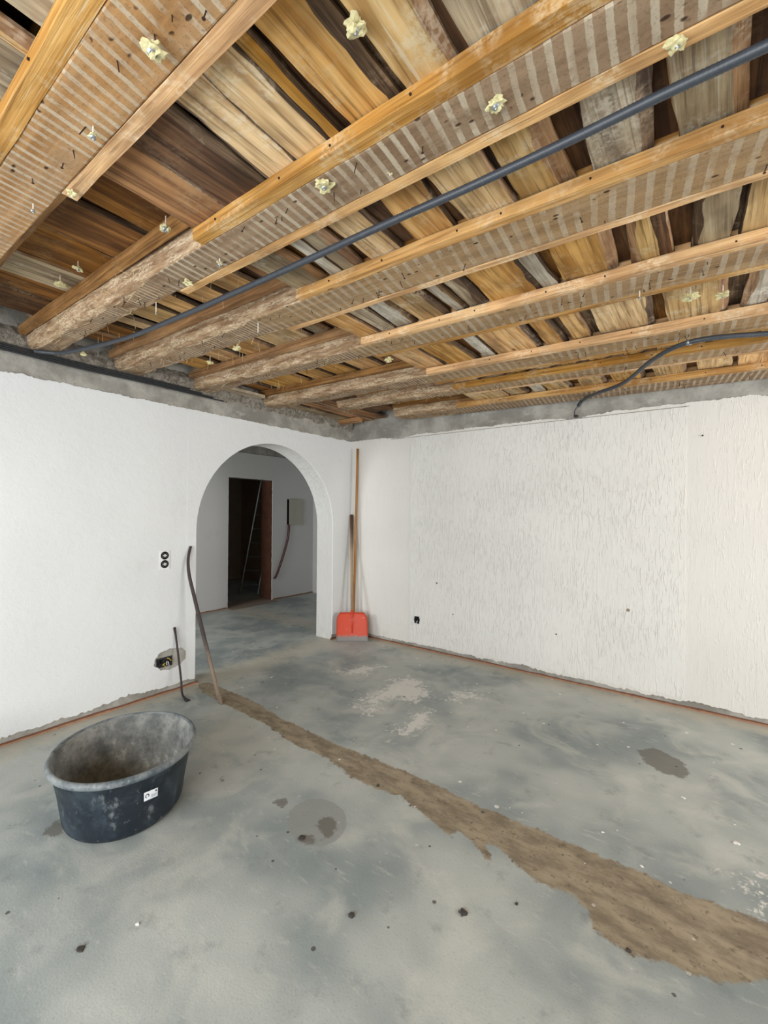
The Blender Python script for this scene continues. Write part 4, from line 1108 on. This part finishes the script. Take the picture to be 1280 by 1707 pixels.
# sticker on the side facing the camera
def on_side(px, py):
    """point on the tub's flank seen at an image position"""
    d = ray(px, py); lo = None
    tt = 0.5 / d.length; stp = 0.002 / d.length
    for _ in range(4000):
        p = CAM + d * tt
        x, y = p.x - CX, p.y - CY
        u = x * math.cos(TH) + y * math.sin(TH); v = -x * math.sin(TH) + y * math.cos(TH)
        z = min(max(p.z, 0.03), HH); s = 0.808 + (0.925 - 0.808) * (z - 0.03) / (HH - 0.085)
        if math.hypot(u / (EA * s), v / (EB * s)) < 1.003 and p.z < HH - 0.03: return p
        tt += stp
    return p
def flank_patch(name, q, mat, parent, lift, nu=8, nv=3):
    (a, b, c, d) = q   # image corners tl, tr, br, bl
    vs = []; fs = []
    for j in range(nv + 1):
        for i in range(nu + 1):
            f, g = i / nu, j / nv
            px = (a[0] * (1 - f) + b[0] * f) * (1 - g) + (d[0] * (1 - f) + c[0] * f) * g
            py = (a[1] * (1 - f) + b[1] * f) * (1 - g) + (d[1] * (1 - f) + c[1] * f) * g
            p = on_side(px, py); n = Vector((p.x - CX, p.y - CY, 0)).normalized(); vs.append(p + n * lift)
    for j in range(nv):
        for i in range(nu):
            k = j * (nu + 1) + i; fs.append((k, k + nu + 1, k + nu + 2, k + 1))
    return obj(name, vs, fs, mat, parent)
def lerp2(f, g):
    a, b, c, d = (239.5, 1321.5), (262.5, 1312), (262, 1326), (239.5, 1336)
    return ((a[0] * (1 - f) + b[0] * f) * (1 - g) + (d[0] * (1 - f) + c[0] * f) * g, (a[1] * (1 - f) + b[1] * f) * (1 - g) + (d[1] * (1 - f) + c[1] * f) * g)
st = flank_patch('sticker', [lerp2(0, 0), lerp2(1, 0), lerp2(1, 1), lerp2(0, 1)], M['sticker'], e, 0.004)
tag(st, 'small white sticker with a round logo')
def sub_patch(name, f0, g0, f1, g1, mat): return flank_patch(name, [lerp2(f0, g0), lerp2(f1, g0), lerp2(f1, g1), lerp2(f0, g1)], mat, st, 0.0048, 2, 1)
# round arrow logo: ring of short segments with a gap, a dot at the right and lines of fine print
vs = []; fs = []
for k in range(15):
    a = math.radians(-40 + 290 * k / 14)
    for rr in (0.10, 0.165):
        f, g = 0.24 + rr * 0.9 * math.cos(a), 0.48 - rr * 1.5 * math.sin(a)
        p = on_side(*lerp2(f, g)); n = Vector((p.x - CX, p.y - CY, 0)).normalized(); vs.append(p + n * 0.0048)
for k in range(14): fs.append((k * 2, k * 2 + 1, k * 2 + 3, k * 2 + 2))
obj('logo', vs, fs, M['ink'], st)
sub_patch('print', 0.82, 0.14, 0.92, 0.34, M['ink'])
for g in (0.52, 0.64, 0.76): sub_patch('print', 0.48, g, 0.92, g + 0.06, M['ink_grey'])

# ------------------------------------------------------------------ crumbs of rubble on the floor
def chip(px, py, r, h, mat, label, seed):
    c = hit(px, py, 2, 0.0); n = 9; vs = []
    for (z, s) in ((0.0, 1.0), (h * 0.7, 0.92), (h, 0.6)):
        for k in range(n):
            a = 2 * math.pi * k / n; rr = r * s * (1 + 0.8 * nz(math.cos(a) * 1.6 + seed, math.sin(a) * 1.6, 1.0) + 0.5 * nz(math.cos(a) * 4 + seed, math.sin(a) * 4, 5.0))
            vs.append((c.x + rr * math.cos(a), c.y + rr * math.sin(a) * 0.8, z * (1 + 0.3 * nz(k * 1.0, seed))))
    fs = []
    for i in range(2):
        for k in range(n):
            k2 = (k + 1) % n; fs.append((i * n + k, i * n + k2, (i + 1) * n + k2, (i + 1) * n + k))
    fs += [tuple(reversed(range(n))), tuple(2 * n + k for k in range(n))]
    tag(obj('rubble_chip', vs, fs, M[mat]), label, 'rubble', 'crumbs of rubble on the floor')
for k, a in enumerate([
    (585, 1527, .014, .008, 'chip_dark', 'dark rubble chip in the lower middle of the floor'),
    (771, 1523, .015, .008, 'chip_dark', 'dark rubble chip between the brown strip and the lower middle of the floor'),
    (503, 1398, .018, .006, 'chip_dark', 'flat dark chip at the edge of the round patch on the floor'),
    (134, 1582, .016, .004, 'chip_dark', 'flat dark chip on the floor below the tub'),
    (1048, 1586, .008, .007, 'chip_dark', 'small dark crumb on the lower edge of the brown strip'),
    (861, 1507, .006, .005, 'chip_dark', 'tiny dark crumb below the brown strip'),
    (1227, 1406, .014, .006, 'chip_white', 'white plaster flake at the right beyond the brown strip'),
    (1139, 1330, .011, .004, 'chip_white', 'white plaster flake near the damp patch'),
    (1005, 1388, .007, .005, 'chip_white', 'tiny white crumb above the brown strip'),
    (1070, 1445, .007, .005, 'chip_white', 'tiny white crumb just above the right part of the brown strip'),
    (230, 1541, .008, .006, 'chip_white', 'small white pebble on the floor in front of the tub'),
    (630, 1310, .009, .006, 'chip_dark', 'dark crumb at the edge of the brown strip near the middle'),
]): chip(*a, seed=k * 2.3)
